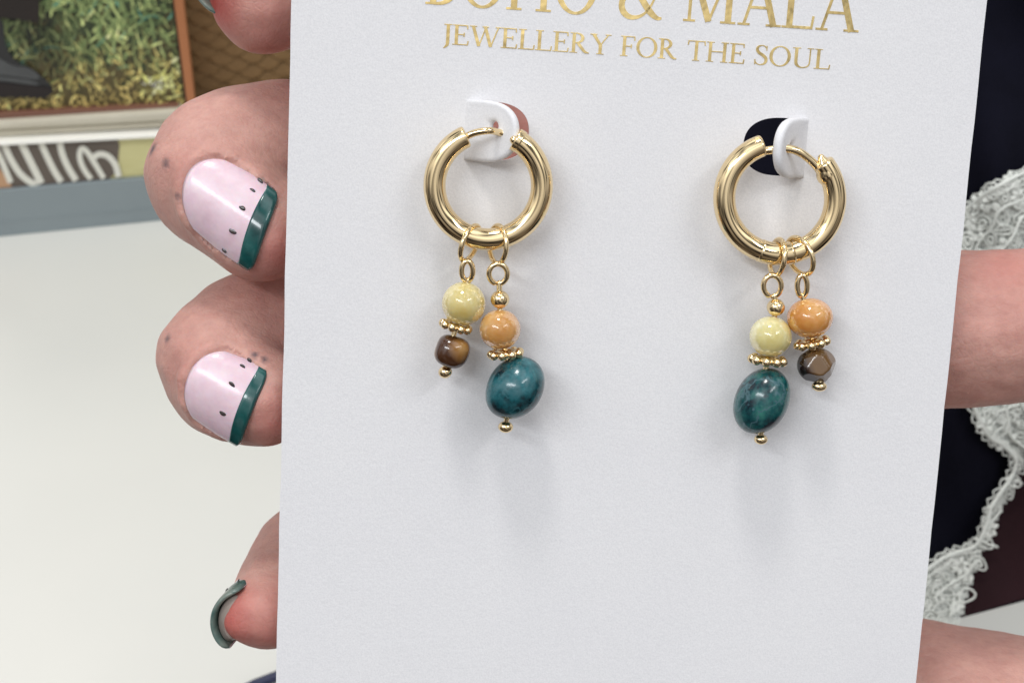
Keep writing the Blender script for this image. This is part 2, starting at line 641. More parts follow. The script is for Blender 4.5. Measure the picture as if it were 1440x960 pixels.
bevel(build('white_ledge', (lv, [[0, 1, 2, 3], [7, 6, 5, 4], [0, 4, 5, 1], [1, 5, 6, 2], [2, 6, 7, 3], [3, 7, 4, 0]]), M['white_bar'], stand, smooth=False), 0.3)
BACK = float((lb - q0) @ ED)
strip('lip', L_band, lambda x: L_white(x) + 1, BACK - 0.3, 20, M['cream_bar'], stand, x1=256)
strip('moulding', lambda x: L_cream(x) + 0.4, lambda x: L_band(x) + 0.8, BACK - 2.0, 20, M['cream_bar'], stand, x1=256, bev=1.0)

pic = empty('framed_picture', wall(120, L_cream(120), 8))
tag(pic, 'brown framed picture of a black boot standing in sunlit grass', 'picture')
strip('bottom_rail', L_rail, lambda x: L_cream(x) + 0.3, BACK + 1.0, 12, M['wood_dark'], pic, x1=252)


def rail_x(y, a=244.0):
    return a + 0.128 * y


build('side_rail', prism([wall(*p, BACK + 0.4) for p in [(rail_x(-220), -220), (rail_x(-220) + 17, -220), (rail_x(145) + 12.5, 145), (rail_x(148), 148), (rail_x(-220), -220)][:4]], ED * 14), M['wood'], pic, smooth=False)
bevel(bpy.data.objects['side_rail'], 0.6)
build('rebate', prism([wall(*p, BACK + 1.6) for p in [(rail_x(-220) - 3.2, -220), (rail_x(-220) + 1, -220), (rail_x(148) + 1, 148), (rail_x(148) - 2.6, 150)]], ED * 10), M['rattan_back'], pic, smooth=False)
OFFP = BACK + 5.0
prt = build('print_sheet', prism([wall(*p, OFFP) for p in [(XL, -220), (rail_x(-220), -220), (rail_x(160), 160), (XL, 176)]], ED * 2.0), M['grass'], pic, smooth=False)


def set_cols(o, c):
    ca = o.data.color_attributes.new('Col', 'FLOAT_COLOR', 'POINT')
    c = np.asarray(c, np.float32)
    ca.data.foreach_set('color', c.ravel())


set_cols(prt, [srgb(48, 60, 40) if k % 4 < 2 else srgb(98, 84, 50) for k in range(len(prt.data.vertices))])
# printed grass blades: flat slivers of ink colour on the sheet
V, Fc, C = [], [], []


def hash_noise(x, y):
    return 0.5 + 0.5 * math.sin(x * 0.061 + 1.7 * math.sin(y * 0.043)) * math.sin(y * 0.083 + 1.3 * math.sin(x * 0.037))


def blade(x, y, ln, ang, wd, colr, off):
    b = random.uniform(-0.5, 0.5)
    pts = []
    for k in range(4):
        t = k / 3
        a = ang + b * t
        pts.append((x + math.cos(a) * ln * t, y - math.sin(a) * ln * t))
    n0 = len(V)
    for k, (qx, qy) in enumerate(pts):
        wk = wd * (1 - abs(k / 3 - 0.35) * 1.1)
        nx, ny = -math.sin(ang) * wk / 2, -math.cos(ang) * wk / 2
        for s in (-1, 1):
            cx = min(max(qx + s * nx, XL + 2), rail_x(qy + s * ny) - 3.5)
            cy = min(qy + s * ny, L_rail(cx) - 0.5)
            V.append(wall(cx, cy, off)); C.append(colr)
    for k in range(3):
        Fc.append([n0 + 2 * k, n0 + 2 * k + 1, n0 + 2 * k + 3, n0 + 2 * k + 2])


NB = 4200
for i in range(NB):
    x = random.uniform(-150, 262); y = random.uniform(-150, 166)
    zone = (y + 0.12 * (x - 120) + random.gauss(0, 15) - 74) / 44            # <0 green, >1 straw
    zone = min(max(zone, 0), 1)
    lum = random.betavariate(1.6, 3.0) * (0.55 + 0.8 * hash_noise(x, y))
    shade = 1.0
    if x < 110 and 25 < y < 110: shade = 0.45 + 0.4 * abs(x - 55) / 60     # the boot's printed shadow
    if i < 1300: lum *= 0.3
    g = np.array([82 + 150 * lum, 100 + 138 * lum, 62 + 96 * lum])
    if random.random() < 0.07: g = np.array([60 + 80 * lum, 104 + 90 * lum, 88 + 76 * lum])
    s = np.array([132 + 130 * lum, 116 + 122 * lum, 66 + 90 * lum])
    dpat = math.hypot((x - 228) / 36, (y - 122) / 24)
    if dpat < 1.3: s = s + (1.3 - dpat) * np.array([95, 98, 55])
    cw = np.clip((g * (1 - zone) + s * zone) * shade, 12, 250)
    ln = random.uniform(6, 22) * (1.35 - 0.65 * zone)
    ang = random.gauss(PI / 2, 0.75) if random.random() < 0.7 else random.uniform(0, PI)
    if zone < 0.3 and random.random() < 0.12: ln *= 2.2
    blade(x, y, ln, ang, random.uniform(6, 13) if i < 1300 else random.uniform(1.3, 4.0), srgb(*np.clip(cw * (0.6 if i < 1300 else 1.22), 0, 250)), OFFP - 0.02 - 0.0003 * i)
gb = build('printed_grass', (np.array(V), Fc), M['grass'], pic, smooth=False)
set_cols(gb, C)
tag(gb, None, None, None, 'stuff')


def printed(name, pts, off, mat, parent, smooth_n=6):
    c = curve_through([np.array(p, float) for p in pts], smooth_n, True)
    return build(name, prism([wall(p[0], p[1], off) for p in c], ED * 0.15), mat, parent, smooth=False)


ob = OFFP - 0.02 - 0.0003 * NB
bt = printed('printed_boot', [(-120, 40), (-60, 44), (-10, 26), (4, 32), (6, 52), (12, 72), (26, 88), (44, 96), (62, 110), (73, 122), (72, 133), (60, 138), (20, 137), (-60, 142), (-140, 150), (-150, 90)], ob - 0.3, M['boot'], pic)
printed('toe_shine', [(-20, 72), (2, 84), (18, 92), (40, 96), (54, 106), (50, 112), (20, 108), (-10, 104), (-30, 100)], ob - 0.55, M['boot_shine'], bt)
printed('welt', [(-20, 106), (10, 109), (40, 113), (54, 118), (48, 120), (10, 115), (-20, 113)], ob - 0.55, M['boot_shine'], bt)
printed('sole', [(-60, 118), (0, 117), (30, 120), (54, 122), (70, 124), (71, 132), (58, 137), (20, 136), (-60, 140)], ob - 0.8, M['boot_sole'], bt)
printed('printed_trouser', [(-150, -60), (-60, -64), (20, -60), (55, -40), (56, 0), (54, 28), (48, 31), (8, 26), (-40, 28), (-140, 34)], ob - 0.9, M['trouser'], pic)

# ------------------------------------------------------------------ woven basket beside the picture
bas = empty('woven_basket', wall(380, 150, 24))
tag(bas, 'brown woven leaf basket to the right of the framed picture', 'basket')
build('basket_wall', prism([wall(*p, BACK + 21.0) for p in [(245, -260), (640, -260), (640, 200), (262, 200)]], ED * 4), M['rattan_back'], bas, smooth=False)
mmpx = np.linalg.norm(wall(330, 60, 22) - wall(331, 60, 22))
WW, HH = 43 * mmpx, 13.0 * mmpx
# one leaf of the weave: a bulging scallop, its lower lip proud
nu_, nv_ = 12, 6
Vl, Fl = [], []
for j in range(nv_ + 1):
    v = j / nv_
    for i in range(nu_ + 1):
        u = -1 + 2 * i / nu_
        wdt = 0.60 * WW * (0.55 + 0.45 * math.sqrt(max(0, 1 - (2 * v - 0.75) ** 2 * 0.55)))
        x = u * wdt * (1 - 0.10 * (1 - v))
        z = -v * HH * 1.75 * (1 - 0.42 * u * u) 
        d = -(0.3 + 1.5 * v - 1.3 * max(0, v - 0.8) * 5 * 0.25) * (1 - 0.75 * u ** 4)
        Vl.append(EU * x + EV * (z + HH) + ED * d)
n1 = len(Vl)
Vl += [p + ED * 0.8 for p in Vl]
for j in range(nv_):
    for i in range(nu_):
        a = j * (nu_ + 1) + i
        Fl.append([a, a + 1, a + nu_ + 2, a + nu_ + 1])
        Fl.append([n1 + a + nu_ + 1, n1 + a + nu_ + 2, n1 + a + 1, n1 + a])
leaf_me = bpy.data.meshes.new('weave_leaf')
leaf_me.from_pydata((np.array(Vl) * MM).tolist(), [], Fl)
leaf_me.polygons.foreach_set('use_smooth', [True] * len(leaf_me.polygons))
leaf_me.materials.append(M['rattan'])
b0 = wall(262, 186, BACK + 18)
for r_ in range(19):
    for c_ in range(9):
        o = bpy.data.objects.new('weave_leaf', leaf_me)
        col.objects.link(o)
        o.parent = bas
        p = b0 + EU * ((c_ + (0.5 if r_ % 2 else 0) + random.uniform(-0.06, 0.06)) * WW) + EV * ((r_ + random.uniform(-0.08, 0.08)) * HH * 0.95)
        o.location = Vector((p - ORG[bas]) * MM)
        o.rotation_euler = (0, random.uniform(-0.05, 0.05), random.uniform(-0.05, 0.05))

# ------------------------------------------------------------------ pen on the table, only its end in the frame
tp = [on_plane(x, y, np.array([0, 0, 2.2]), TABLE_N) for x, y in [(330, 977), (358, 962), (392, 949), (470, 920)]]
pen = build('pen', tube(tp, 1.4, 12), M['pen'])
tag(pen, 'thin dark blue pen on the tabletop below the little finger', 'pen')

# ------------------------------------------------------------------ the garment with lace border, right of the card
def garment_depth(px, py):
    return 306 + 5 * math.sin(px * 0.02 + py * 0.006) + 3 * math.sin(py * 0.017 + 1.0) + 2 * math.sin(px * 0.05 - py * 0.011)


gar = empty('lace_dress', at(1420, 880, 320))
tag(gar, 'black dress with pale grey lace border and dark maroon panel, right of the card', 'dress')


def cloth_sheet(outline, dd, thick, nx=40, ny=70):
    """cloth sheet following the folds: a grid clipped to rows between two side curves"""
    left, right, y0, y1 = outline
    V, Fc = [], []
    for j in range(ny + 1):
        y = y0 + (y1 - y0) * j / ny
        xa, xb = left(y), right(y)
        for i in range(nx + 1):
            x = xa + (xb - xa) * i / nx
            V.append(at(x, y, garment_depth(x, y) + dd))
    n = len(V)
    V += [p + FWD * thick for p in V]
    for j in range(ny):
        for i in range(nx):
            a = j * (nx + 1) + i
            Fc.append([a, a + nx + 1, a + nx + 2, a + 1])
            Fc.append([n + a, n + a + 1, n + a + nx + 2, n + a + nx + 1])
    for j in range(ny):
        for a in (j * (nx + 1), j * (nx + 1) + nx):
            Fc.append([a, a + nx + 1, n + a + nx + 1, n + a])
    for i in range(nx):
        for a in (i, ny * (nx + 1) + i):
            Fc.append([a, a + 1, n + a + 1, n + a])
    return np.array(V), Fc


lace_out = [(1560, 190), (1500, 216), (1440, 243), (1400, 264), (1375, 281), (1352, 302), (1335, 330), (1330, 380), (1340, 450), (1352, 520), (1368, 568),
            (1380, 598), (1393, 616), (1410, 626), (1428, 646), (1424, 666), (1407, 692), (1393, 714), (1388, 735), (1372, 766), (1345, 776), (1325, 785), (1302, 802), (1276, 830)]
lace_in = [(1270, 925), (1349, 874), (1358, 845), (1369, 808), (1383, 775), (1398, 740), (1418, 695), (1440, 650), (1475, 610), (1530, 560), (1560, 470), (1570, 330)]
li_y = np.array([p[1] for p in lace_in][1:9]); li_x = np.array([p[0] for p in lace_in][1:9])
o_ = np.argsort(li_y); li_y, li_x = li_y[o_], li_x[o_]


def maroon_left(y):
    return float(np.interp(y, li_y, li_x)) - 10


black = build('bodice', cloth_sheet((lambda y: 960.0, lambda y: 1680.0 if y < 780 else float(np.interp(y, [780, 868], [1680, 1352])), -160, 868), 0, 1.5), M['black_cloth'], gar)
mar = build('side_panel', cloth_sheet((maroon_left, lambda y: 1700.0, 560, 838), -3.2, 1.2, 24, 40), M['maroon_cloth'], gar)
# the panel's hem rises to the right
for v in mar.data.vertices:
    pw = np.array(v.co) / MM + ORG[gar]
    x, y = to_px(pw)
    t = max(0.0, (y - 700) / 138.0)
    hem = 868 - 0.30 * (x - 1350)
    ny_ = y + (hem - 838) * t
    v.co = Vector((at(x, ny_, float((pw - cam_pos) @ FWD)) - ORG[gar]) * MM)

poly = [np.array(p, float) for p in lace_out + lace_in]


def inside(x, y, P):
    c = False
    n = len(P)
    for i in range(n):
        x1, y1 = P[i]; x2, y2 = P[(i + 1) % n]
        if (y1 > y) != (y2 > y) and x < (x2 - x1) * (y - y1) / (y2 - y1) + x1:
            c = not c
    return c


LD = -4.6


def lace_pt(p, extra=0.0):
    return at(p[0], p[1], garment_depth(p[0], p[1]) + LD + extra)


tri = tessellate_polygon([[Vector((p[0], p[1], 0)) for p in poly]])
# net ground as a fine grid so it follows the folds
st = 6
idx, V, Fc = {}, [], []


def vid(i, j):
    if (i, j) not in idx:
        idx[(i, j)] = len(V); V.append(lace_pt((i * st, j * st), 0.6))
    return idx[(i, j)]


for i in range(1260 // st, 1580 // st):
    for j in range(186 // st, 930 // st):
        if inside((i + .5) * st, (j + .5) * st, poly):
            Fc.append([vid(i, j), vid(i, j + 1), vid(i + 1, j + 1), vid(i + 1, j)])
lace = build('lace_trim', (np.array(V), Fc), M['net'], gar)
cord = curve_through([np.array(p, float) for p in lace_out], 6)
build('edge_cord', tube([lace_pt(p, -0.4) for p in cord], 0.42 + 0.10 * rng.random(len(cord)), 8), M['lace_thread'], lace)
dcord = np.gradient(cord, axis=0); dcord /= np.linalg.norm(dcord, axis=1)[:, None]
nrm = np.stack([dcord[:, 1], -dcord[:, 0]], 1)
ph = np.arange(len(cord))
outer = cord + nrm * (7 + 3.0 * np.sin(ph * 1.9))[:, None]
if inside(outer[20][0], outer[20][1], poly): outer = cord - nrm * (7 + 3.0 * np.sin(ph * 1.9))[:, None]
build('picot_edge', tube([lace_pt(p, 0.2) for p in outer], 0.2, 6), M['lace_thread'], lace)
# embroidered motifs: petals, eyelets, winding cords
geos = []
placed = []
tries = 0
while len(placed) < 290 and tries < 9000:
    tries += 1
    x, y = random.uniform(1270, 1560), random.uniform(200, 920)
    if not inside(x, y, poly): continue
    if any((x - a) ** 2 + (y - b) ** 2 < (0.80 * (s + 8)) ** 2 for a, b, s in placed): continue
    s = random.uniform(4.5, 13)
    placed.append((x, y, s))
    kind = random.random()
    a0 = random.uniform(0, 2 * PI)
    ex = random.uniform(0.55, 0.95)
    loop = []
    for k in range(14):
        th = 2 * PI * k / 14
        rr = s * (1 + 0.12 * math.sin(3 * th + a0))
        lx, ly = rr * math.cos(th), rr * ex * math.sin(th)
        loop.append(lace_pt((x + lx * math.cos(a0) - ly * math.sin(a0), y + lx * math.sin(a0) + ly * math.cos(a0)), -0.25 - 0.3 * random.random()))
    geos.append(tube(loop, random.uniform(0.13, 0.24), 6, True))
    if kind < 0.45:
        loop2 = [np.array(q) * 0.45 + np.array(lace_pt((x, y), -0.4)) * 0.55 for q in loop]
        geos.append(tube(loop2, 0.24, 6, True))
    elif kind < 0.8:
        pts = [lace_pt((x + math.cos(a0) * s * t + 3 * math.sin(4 * t), y + math.sin(a0) * s * t), -0.5) for t in np.linspace(-1.4, 1.4, 7)]
        geos.append(tube(pts, random.uniform(0.16, 0.3), 6))
for k in range(0, 9, 3):                       # long stems running along the band
    f = k / 8
    a = curve_through([np.array(p, float) for p in lace_out], 3)
    off = 10 + 11 * k
    pts = []
    for i, p in enumerate(a):
        q = p + np.array([1.0, 0.25]) * (off + 5 * math.sin(i * 0.9 + k * 2))
        if inside(q[0], q[1], poly): pts.append(lace_pt(q, -0.3 - 0.08 * k))
        else:
            if len(pts) > 4: geos.append(tube(pts, 0.3, 6))
            pts = []
    if len(pts) > 4: geos.append(tube(pts, 0.3, 6))
fl_n = 0
while fl_n < 70:
    x, y = random.uniform(1275, 1550), random.uniform(210, 910)
    if not inside(x, y, poly): continue
    fl_n += 1
    a0 = random.uniform(0, 6.28); R_ = random.uniform(6, 9)
    npet = random.choice((1, 2, 5, 5, 6))
    for k in range(npet):
        a = a0 + 2 * PI * k / max(npet, 5)
        c_ = lace_pt((x + R_ * math.cos(a), y + R_ * math.sin(a)), -0.35)
        e1_ = RIGHT * math.cos(a) - UP * math.sin(a); e2_ = RIGHT * math.sin(a) + UP * math.cos(a)
        geos.append(ellipsoid(c_, [e1_ * R_ * 0.105, e2_ * R_ * 0.07, FWD * 0.16], 10, 6))
emb = build('embroidery', join(*geos), M['lace_thread'], lace)
tag(emb, None, None, None, 'stuff')

# ------------------------------------------------------------------ the earring card
c_down = RIGHT * -0.293 + UP * -5.78 + FWD * 1.0
c_down = unit(c_down)
c_x = RIGHT * 1.0 + UP * -0.044 + FWD * 0.038
c_x = unit(c_x - c_down * np.dot(c_x, c_down))
c_up = -c_down
c_n = unit(np.cross(c_x, c_up))           # towards the lens
c_o = at(845, 480, 140)
CT = 0.7                                   # board thickness


def card_pt(px, py, h=0.0):
    return on_plane(px, py, c_o + c_n * h, c_n)


def card_uv(px, py, h=0.0):
    d = card_pt(px, py, h) - c_o
    return np.array([d @ c_x, d @ c_up])


def from_uv(u, v, h=0.0):
    return c_o + c_x * u + c_up * v + c_n * h


PXC = 1.0 / np.linalg.norm(card_pt(845, 300) - card_pt(846, 300))    # photo pixels per mm on the card
uL = np.mean([card_uv(410, 0)[0], card_uv(388, 960)[0]])
uR = np.mean([card_uv(1388, 0)[0], card_uv(1288, 960)[0]])
vT, vB = 47.0, -47.0
hand_loc = at(700, 960, 200)
card = empty('earring_card', from_uv((uL + uR) / 2, vB))
tag(card, 'white jewellery card with gold foil lettering, held upright by the hand', 'card')

outl = []
for cx_, cy_, a0 in ((uR - 1, vT - 1, 0), (uL + 1, vT - 1, 90), (uL + 1, vB + 1, 180), (uR - 1, vB + 1, 270)):
    for k in range(5):
        a = math.radians(a0 + 22.5 * k)
        outl.append((cx_ + math.cos(a), cy_ + math.sin(a)))
# long edges get a faint waver of cut board
full = []
for i in range(len(outl)):
    p, q = np.array(outl[i]), np.array(outl[(i + 1) % len(outl)])
    full.append(p)
    L = np.linalg.norm(q - p)
    if L > 20:
        nst = int(L / 2.5)
        nn = np.array([-(q - p)[1], (q - p)[0]]) / L
        for k in range(1, nst):
            full.append(p + (q - p) * k / nst + nn * 0.05 * math.sin(k * 1.3 + i) * random.random())


def hole_loop(hinge_px, far_px, top_py, bot_py):
    """D-shaped opening, straight side at the hinge, in card uv"""
    hx, tx = card_uv(hinge_px, (top_py + bot_py) / 2)[0], card_uv(far_px, (top_py + bot_py) / 2)[0]
    ty, by = card_uv((hinge_px + far_px) / 2, top_py)[1], card_uv((hinge_px + far_px) / 2, bot_py)[1]
    return hx, tx, ty, by


def d_shape(hx, tx, ty, by, n=28, p=2.4):
    cy, hh, wd = (ty + by) / 2, (ty - by) / 2, abs(tx - hx)
    sgn = 1 if tx > hx else -1
    pts = []
    for k in range(n + 1):
        a = -PI / 2 + PI * k / n
        c, s = abs(math.cos(a)) ** (2 / p), abs(math.sin(a)) ** (2 / p) * (1 if a > 0 else -1)
        str_ = 0.35 * wd
        pts.append((hx + sgn * (str_ + (wd - str_) * c) if 0 < k < n else hx + sgn * str_ * 1.0, cy + hh * s))
    pts = [(hx, by + 0.0)] + pts + [(hx, ty)]
    return pts


HL = hole_loop(651, 744, 142, 228)
HR = hole_loop(1138, 1045, 164, 249)


def opening(H):
    hx, tx, ty, by = H
    sg = 1 if tx > hx else -1
    return d_shape(hx + sg * 0.75, tx, ty - 0.10, by + 0.10)


hole1, hole2 = opening(HL), opening(HR)


def board(outline, holes, h0, h1):
    loops = [outline] + holes
    flat = [p for l in loops for p in l]
    tri = tessellate_polygon([[Vector((p[0], p[1], 0)) for p in l] for l in loops])
    n = len(flat)
    V = [from_uv(p[0], p[1], h1) for p in flat] + [from_uv(p[0], p[1], h0) for p in flat]
    Fc = []
    for t in tri:
        a, b, c = (flat[i] for i in t)
        s = (b[0] - a[0]) * (c[1] - a[1]) - (b[1] - a[1]) * (c[0] - a[0])
        t = list(t) if s > 0 else list(t)[::-1]
        Fc.append(t); Fc.append([n + t[2], n + t[1], n + t[0]])
    k = 0
    for l in loops:
        m = len(l)
        for i in range(m):
            a, b = k + i, k + (i + 1) % m
            Fc.append([a, n + a, n + b, b])
        k += m
    return np.array(V), Fc


bd = build('board', board([tuple(p) for p in full], [hole1, hole2], -CT, 0.0), M['card'], card, smooth=False)
bevel(bd, 0.12, 2, 50)


def flap(H, theta, hole_s, hole_y, hole_r, thick, lip):
    """the cut tab bent out of its opening about the hinge line, with the punched eye"""
    hx, tx, ty, by = H
    wd = abs(tx - hx); sgn = 1 if tx > hx else -1
    prof = d_shape(*H, n=40)
    P = np.array([(abs(p[0] - hx), p[1]) for p in prof])           # (distance from hinge, v)
    # densify hinge side
    hinge = [(0, ty + (by - ty) * k / 12) for k in range(1, 12)]
    P = np.concatenate([P, hinge])
    P[:, 0] = P[:, 0] * 1.0
    c = np.array([hole_s * wd, (ty + by) / 2 + hole_y])
    n, R = len(P), 12
    V, Fc = [], []

    def place(s, v, hgt):
        # gentle bend, then straight
        rb = 0.9
        ang = max(0.0, min(s / rb, theta))
        hgt = hgt + 0.02
        if s / rb <= theta:
            x, z = rb * math.sin(ang), rb * (1 - math.cos(ang))
        else:
            e_ = s - rb * theta
            x, z = rb * math.sin(theta) + e_ * math.cos(theta), rb * (1 - math.cos(theta)) + e_ * math.sin(theta)
        x -= math.sin(ang) * hgt; z += math.cos(ang) * hgt
        return from_uv(hx + sgn * x, v, z)
    for side in (1, -1):
        for k in range(R + 1):
            f = 0.5 - 0.5 * math.cos(PI * k / R)
            q = abs(2 * f - 1)
            th = thick / 2 * math.sqrt(max(0, 1 - q ** 6))
            for i in range(n):
                d = unit(P[i] - c)
                inner = c + d * hole_r
                p = inner + (P[i] - inner) * f
                V.append(place(p[0], p[1], -thick / 2 + side * th + lip * max(0, f - 0.75) * 4 * 0.25))
    off = (R + 1) * n
    for k in range(R):
        for i in range(n):
            j = (i + 1) % n
            Fc.append([k * n + i, k * n + j, (k + 1) * n + j, (k + 1) * n + i])
            Fc.append([off + (k + 1) * n + i, off + (k + 1) * n + j, off + k * n + j, off + k * n + i])
    return np.array(V), Fc


t1 = build('tab', flap(HL, math.radians(40), 0.56, 0.55, 0.45, 0.95, 0.5), M['card'], card)
t1['label'] = 'white tab bent out of the board, holding the hoop above the orange and yellow beads'
t2 = build('tab', flap(HR, math.radians(56), 0.55, 0.1, 0.42, 1.0, 0.2), M['card'], card)
t2['label'] = 'white tab bent nearly square to the board'
for t in (t1, t2):
    wm = t.modifiers.new('weld', 'WELD'); wm.merge_threshold = 0.00001

# ------------------------------------------------------------------ gold foil lettering
T_, t_, SH = 0.12, 0.05, 0.04


def S(pts, wd):
    return ('s', pts, wd)


def stem(x, y0=0.0, y1=1.0, wd=T_, serif=True, sl=0.085):
    out = [S([(x, y0), (x, y1)], wd)]
    if serif:
        out += [S([(x - wd / 2 - sl, y0 + SH / 2), (x + wd / 2 + sl, y0 + SH / 2)], SH), S([(x - wd / 2 - sl, y1 - SH / 2), (x + wd / 2 + sl, y1 - SH / 2)], SH)]
    return out


def arc(cx, cy, rx, ry, a0, a1, tx=T_, ty=t_, n=22):
    pts, wd = [], []
    for k in range(n + 1):
        a = math.radians(a0 + (a1 - a0) * k / n)
        pts.append((cx + rx * math.cos(a), cy + ry * math.sin(a)))
        wd.append(ty + (tx - ty) * abs(math.cos(a)) ** 1.3)
    return S(pts, wd)


GL = {
    'B': (0.66, stem(0.16) + [arc(0.24, 0.755, 0.23, 0.22, 90, -90), arc(0.24, 0.28, 0.30, 0.255, 90, -90), S([(0.16, 0.975), (0.25, 0.975)], t_), S([(0.16, 0.53), (0.25, 0.53)], t_), S([(0.16, 0.025), (0.25, 0.025)], t_)]),
    'O': (0.86, [arc(0.43, 0.5, 0.345, 0.49, 0, 360, n=48)]),
    'H': (0.92, stem(0.18) + stem(0.74) + [S([(0.18, 0.52), (0.74, 0.52)], t_)]),
    'M': (1.06, stem(0.16, wd=t_ * 1.2) + stem(0.90) + [S([(0.17, 1.0), (0.53, 0.02)], T_), S([(0.88, 1.0), (0.53, 0.02)], t_)]),
    'A': (0.86, [S([(0.14, 0), (0.42, 1.02)], t_ * 1.1), S([(0.40, 1.02), (0.72, 0)], T_), S([(0.22, 0.33), (0.62, 0.33)], t_), S([(0.03, SH / 2), (0.26, SH / 2)], SH), S([(0.57, SH / 2), (0.86, SH / 2)], SH)]),
    'L': (0.64, stem(0.16) + [S([(0.16, 0.025), (0.58, 0.025)], t_), S([(0.585, 0.0), (0.61, 0.24)], 0.045)]),
    'E': (0.64, stem(0.16) + [S([(0.16, 0.025), (0.57, 0.025)], t_), S([(0.575, 0.0), (0.60, 0.22)], 0.045), S([(0.16, 0.975), (0.55, 0.975)], t_), S([(0.55, 1.0), (0.565, 0.80)], 0.045), S([(0.16, 0.52), (0.44, 0.52)], t_), S([(0.44, 0.42), (0.44, 0.62)], 0.045)]),
    'F': (0.60, stem(0.16) + [S([(0.16, 0.975), (0.53, 0.975)], t_), S([(0.535, 1.0), (0.55, 0.79)], 0.045), S([(0.16, 0.50), (0.43, 0.50)], t_), S([(0.43, 0.40), (0.43, 0.60)], 0.045)]),
    'J': (0.40, [S([(0.24, 1), (0.24, 0.1), (0.20, -0.08), (0.10, -0.20)], [T_, T_, 0.1, 0.04]), S([(0.09, 0.98), (0.39, 0.98)], SH)]),
    'W': (1.16, [S([(0.12, 1.0), (0.36, 0.0)], T_), S([(0.36, 0.0), (0.60, 0.98)], t_), S([(0.56, 1.0), (0.80, 0.0)], T_), S([(0.80, 0.0), (1.06, 1.0)], t_), S([(0.0, 0.98), (0.26, 0.98)], SH), S([(0.46, 0.98), (0.70, 0.98)], SH), S([(0.95, 0.98), (1.16, 0.98)], SH)]),
    'R': (0.74, stem(0.16) + [arc(0.24, 0.74, 0.24, 0.235, 90, -90), S([(0.16, 0.975), (0.25, 0.975)], t_), S([(0.16, 0.505), (0.25, 0.505)], t_), S([(0.30, 0.51), (0.48, 0.22), (0.60, 0.06), (0.74, 0.02)], [T_, T_, 0.11, 0.04])]),
    'Y': (0.80, [S([(0.13, 1), (0.41, 0.46)], T_), S([(0.70, 1), (0.42, 0.46)], t_), S([(0.41, 0.48), (0.41, 0)], T_), S([(0.01, 0.98), (0.27, 0.98)], SH), S([(0.58, 0.98), (0.80, 0.98)], SH), S([(0.28, SH / 2), (0.55, SH / 2)], SH)]),
    'T': (0.72, [S([(0.36, 0), (0.36, 1)], T_), S([(0.04, 0.972), (0.68, 0.972)], t_), S([(0.05, 1.0), (0.03, 0.78)], 0.045), S([(0.67, 1.0), (0.69, 0.78)], 0.045), S([(0.22, SH / 2), (0.50, SH / 2)], SH)]),
    'S': (0.56, [S([(0.46, 0.84), (0.40, 0.94), (0.28, 0.98), (0.15, 0.92), (0.11, 0.77), (0.18, 0.62), (0.32, 0.51), (0.44, 0.38), (0.47, 0.22), (0.40, 0.07), (0.26, 0.02), (0.13, 0.06), (0.06, 0.18)], [0.04, 0.05, 0.05, 0.09, 0.11, 0.13, 0.14, 0.13, 0.11, 0.09, 0.05, 0.05, 0.04]), S([(0.465, 0.98), (0.47, 0.74)], 0.04), S([(0.055, 0.02), (0.05, 0.28)], 0.04)]),
    'U': (0.86, [S([(0.18, 1), (0.18, 0.35), (0.22, 0.14), (0.34, 0.03), (0.46, 0.015), (0.60, 0.06), (0.68, 0.18), (0.70, 0.36), (0.70, 1)], [T_, T_, 0.12, 0.08, 0.06, 0.06, 0.055, t_, t_]), S([(0.03, 0.98), (0.34, 0.98)], SH), S([(0.58, 0.98), (0.83, 0.98)], SH)]),
    '&': (0.98, [S([(0.95, 0.50), (0.84, 0.46), (0.74, 0.26), (0.60, 0.09), (0.42, 0.01), (0.24, 0.02), (0.11, 0.12), (0.08, 0.26), (0.15, 0.40), (0.32, 0.54), (0.48, 0.66), (0.54, 0.80), (0.49, 0.93), (0.37, 0.98), (0.26, 0.92), (0.23, 0.78), (0.32, 0.60), (0.52, 0.34), (0.72, 0.12), (0.88, 0.02), (0.98, 0.02)],
                     [0.04, 0.045, 0.045, 0.05, 0.07, 0.10, 0.13, 0.13, 0.11, 0.07, 0.06, 0.07, 0.08, 0.06, 0.08, 0.11, 0.12, 0.13, 0.13, 0.08, 0.04])]),
}


def letter_geo(ch, org, ex, ey, sx, sy):
    """org uv of the baseline start, ex/ey unit uv directions, sizes in mm"""
    geos = []
    for k, (_, pts, wd) in enumerate(GL[ch][1]):
        p = np.array(pts, float)
        if len(p) > 3 and ch in 'SU&JR':
            w0 = np.full(len(p), wd, float) if np.isscalar(wd) else np.array(wd, float)
            q = curve_through(np.column_stack([p, w0]), 4)
            p, wdt = q[:, :2], q[:, 2]
        else:
            wdt = np.full(len(p), wd, float) if np.isscalar(wd) else np.array(wd, float)
        d = np.gradient(p, axis=0); d /= np.linalg.norm(d, axis=1)[:, None] + 1e-9
        nn = np.stack([-d[:, 1], d[:, 0]], 1) * wdt[:, None] / 2
        A, B = p + nn, p - nn
        h = 0.035 + 0.0035 * k
        n = len(p)

        def W(q, hh):
            uv = org + ex * q[0] * sx + ey * q[1] * sy
            return from_uv(uv[0], uv[1], hh)
        V = [W(q, h) for q in A] + [W(q, h) for q in B] + [W(q, -0.02) for q in A] + [W(q, -0.02) for q in B]
        Fc = []
        for i in range(n - 1):
            Fc += [[n + i, n + i + 1, i + 1, i], [i, i + 1, 2 * n + i + 1, 2 * n + i], [n + i + 1, n + i, 3 * n + i, 3 * n + i + 1]]
        Fc += [[0, 2 * n, 3 * n, n], [n - 1, 2 * n - 1, 4 * n - 1, 3 * n - 1]]
        geos.append((np.array(V), Fc))
    return join(*geos)


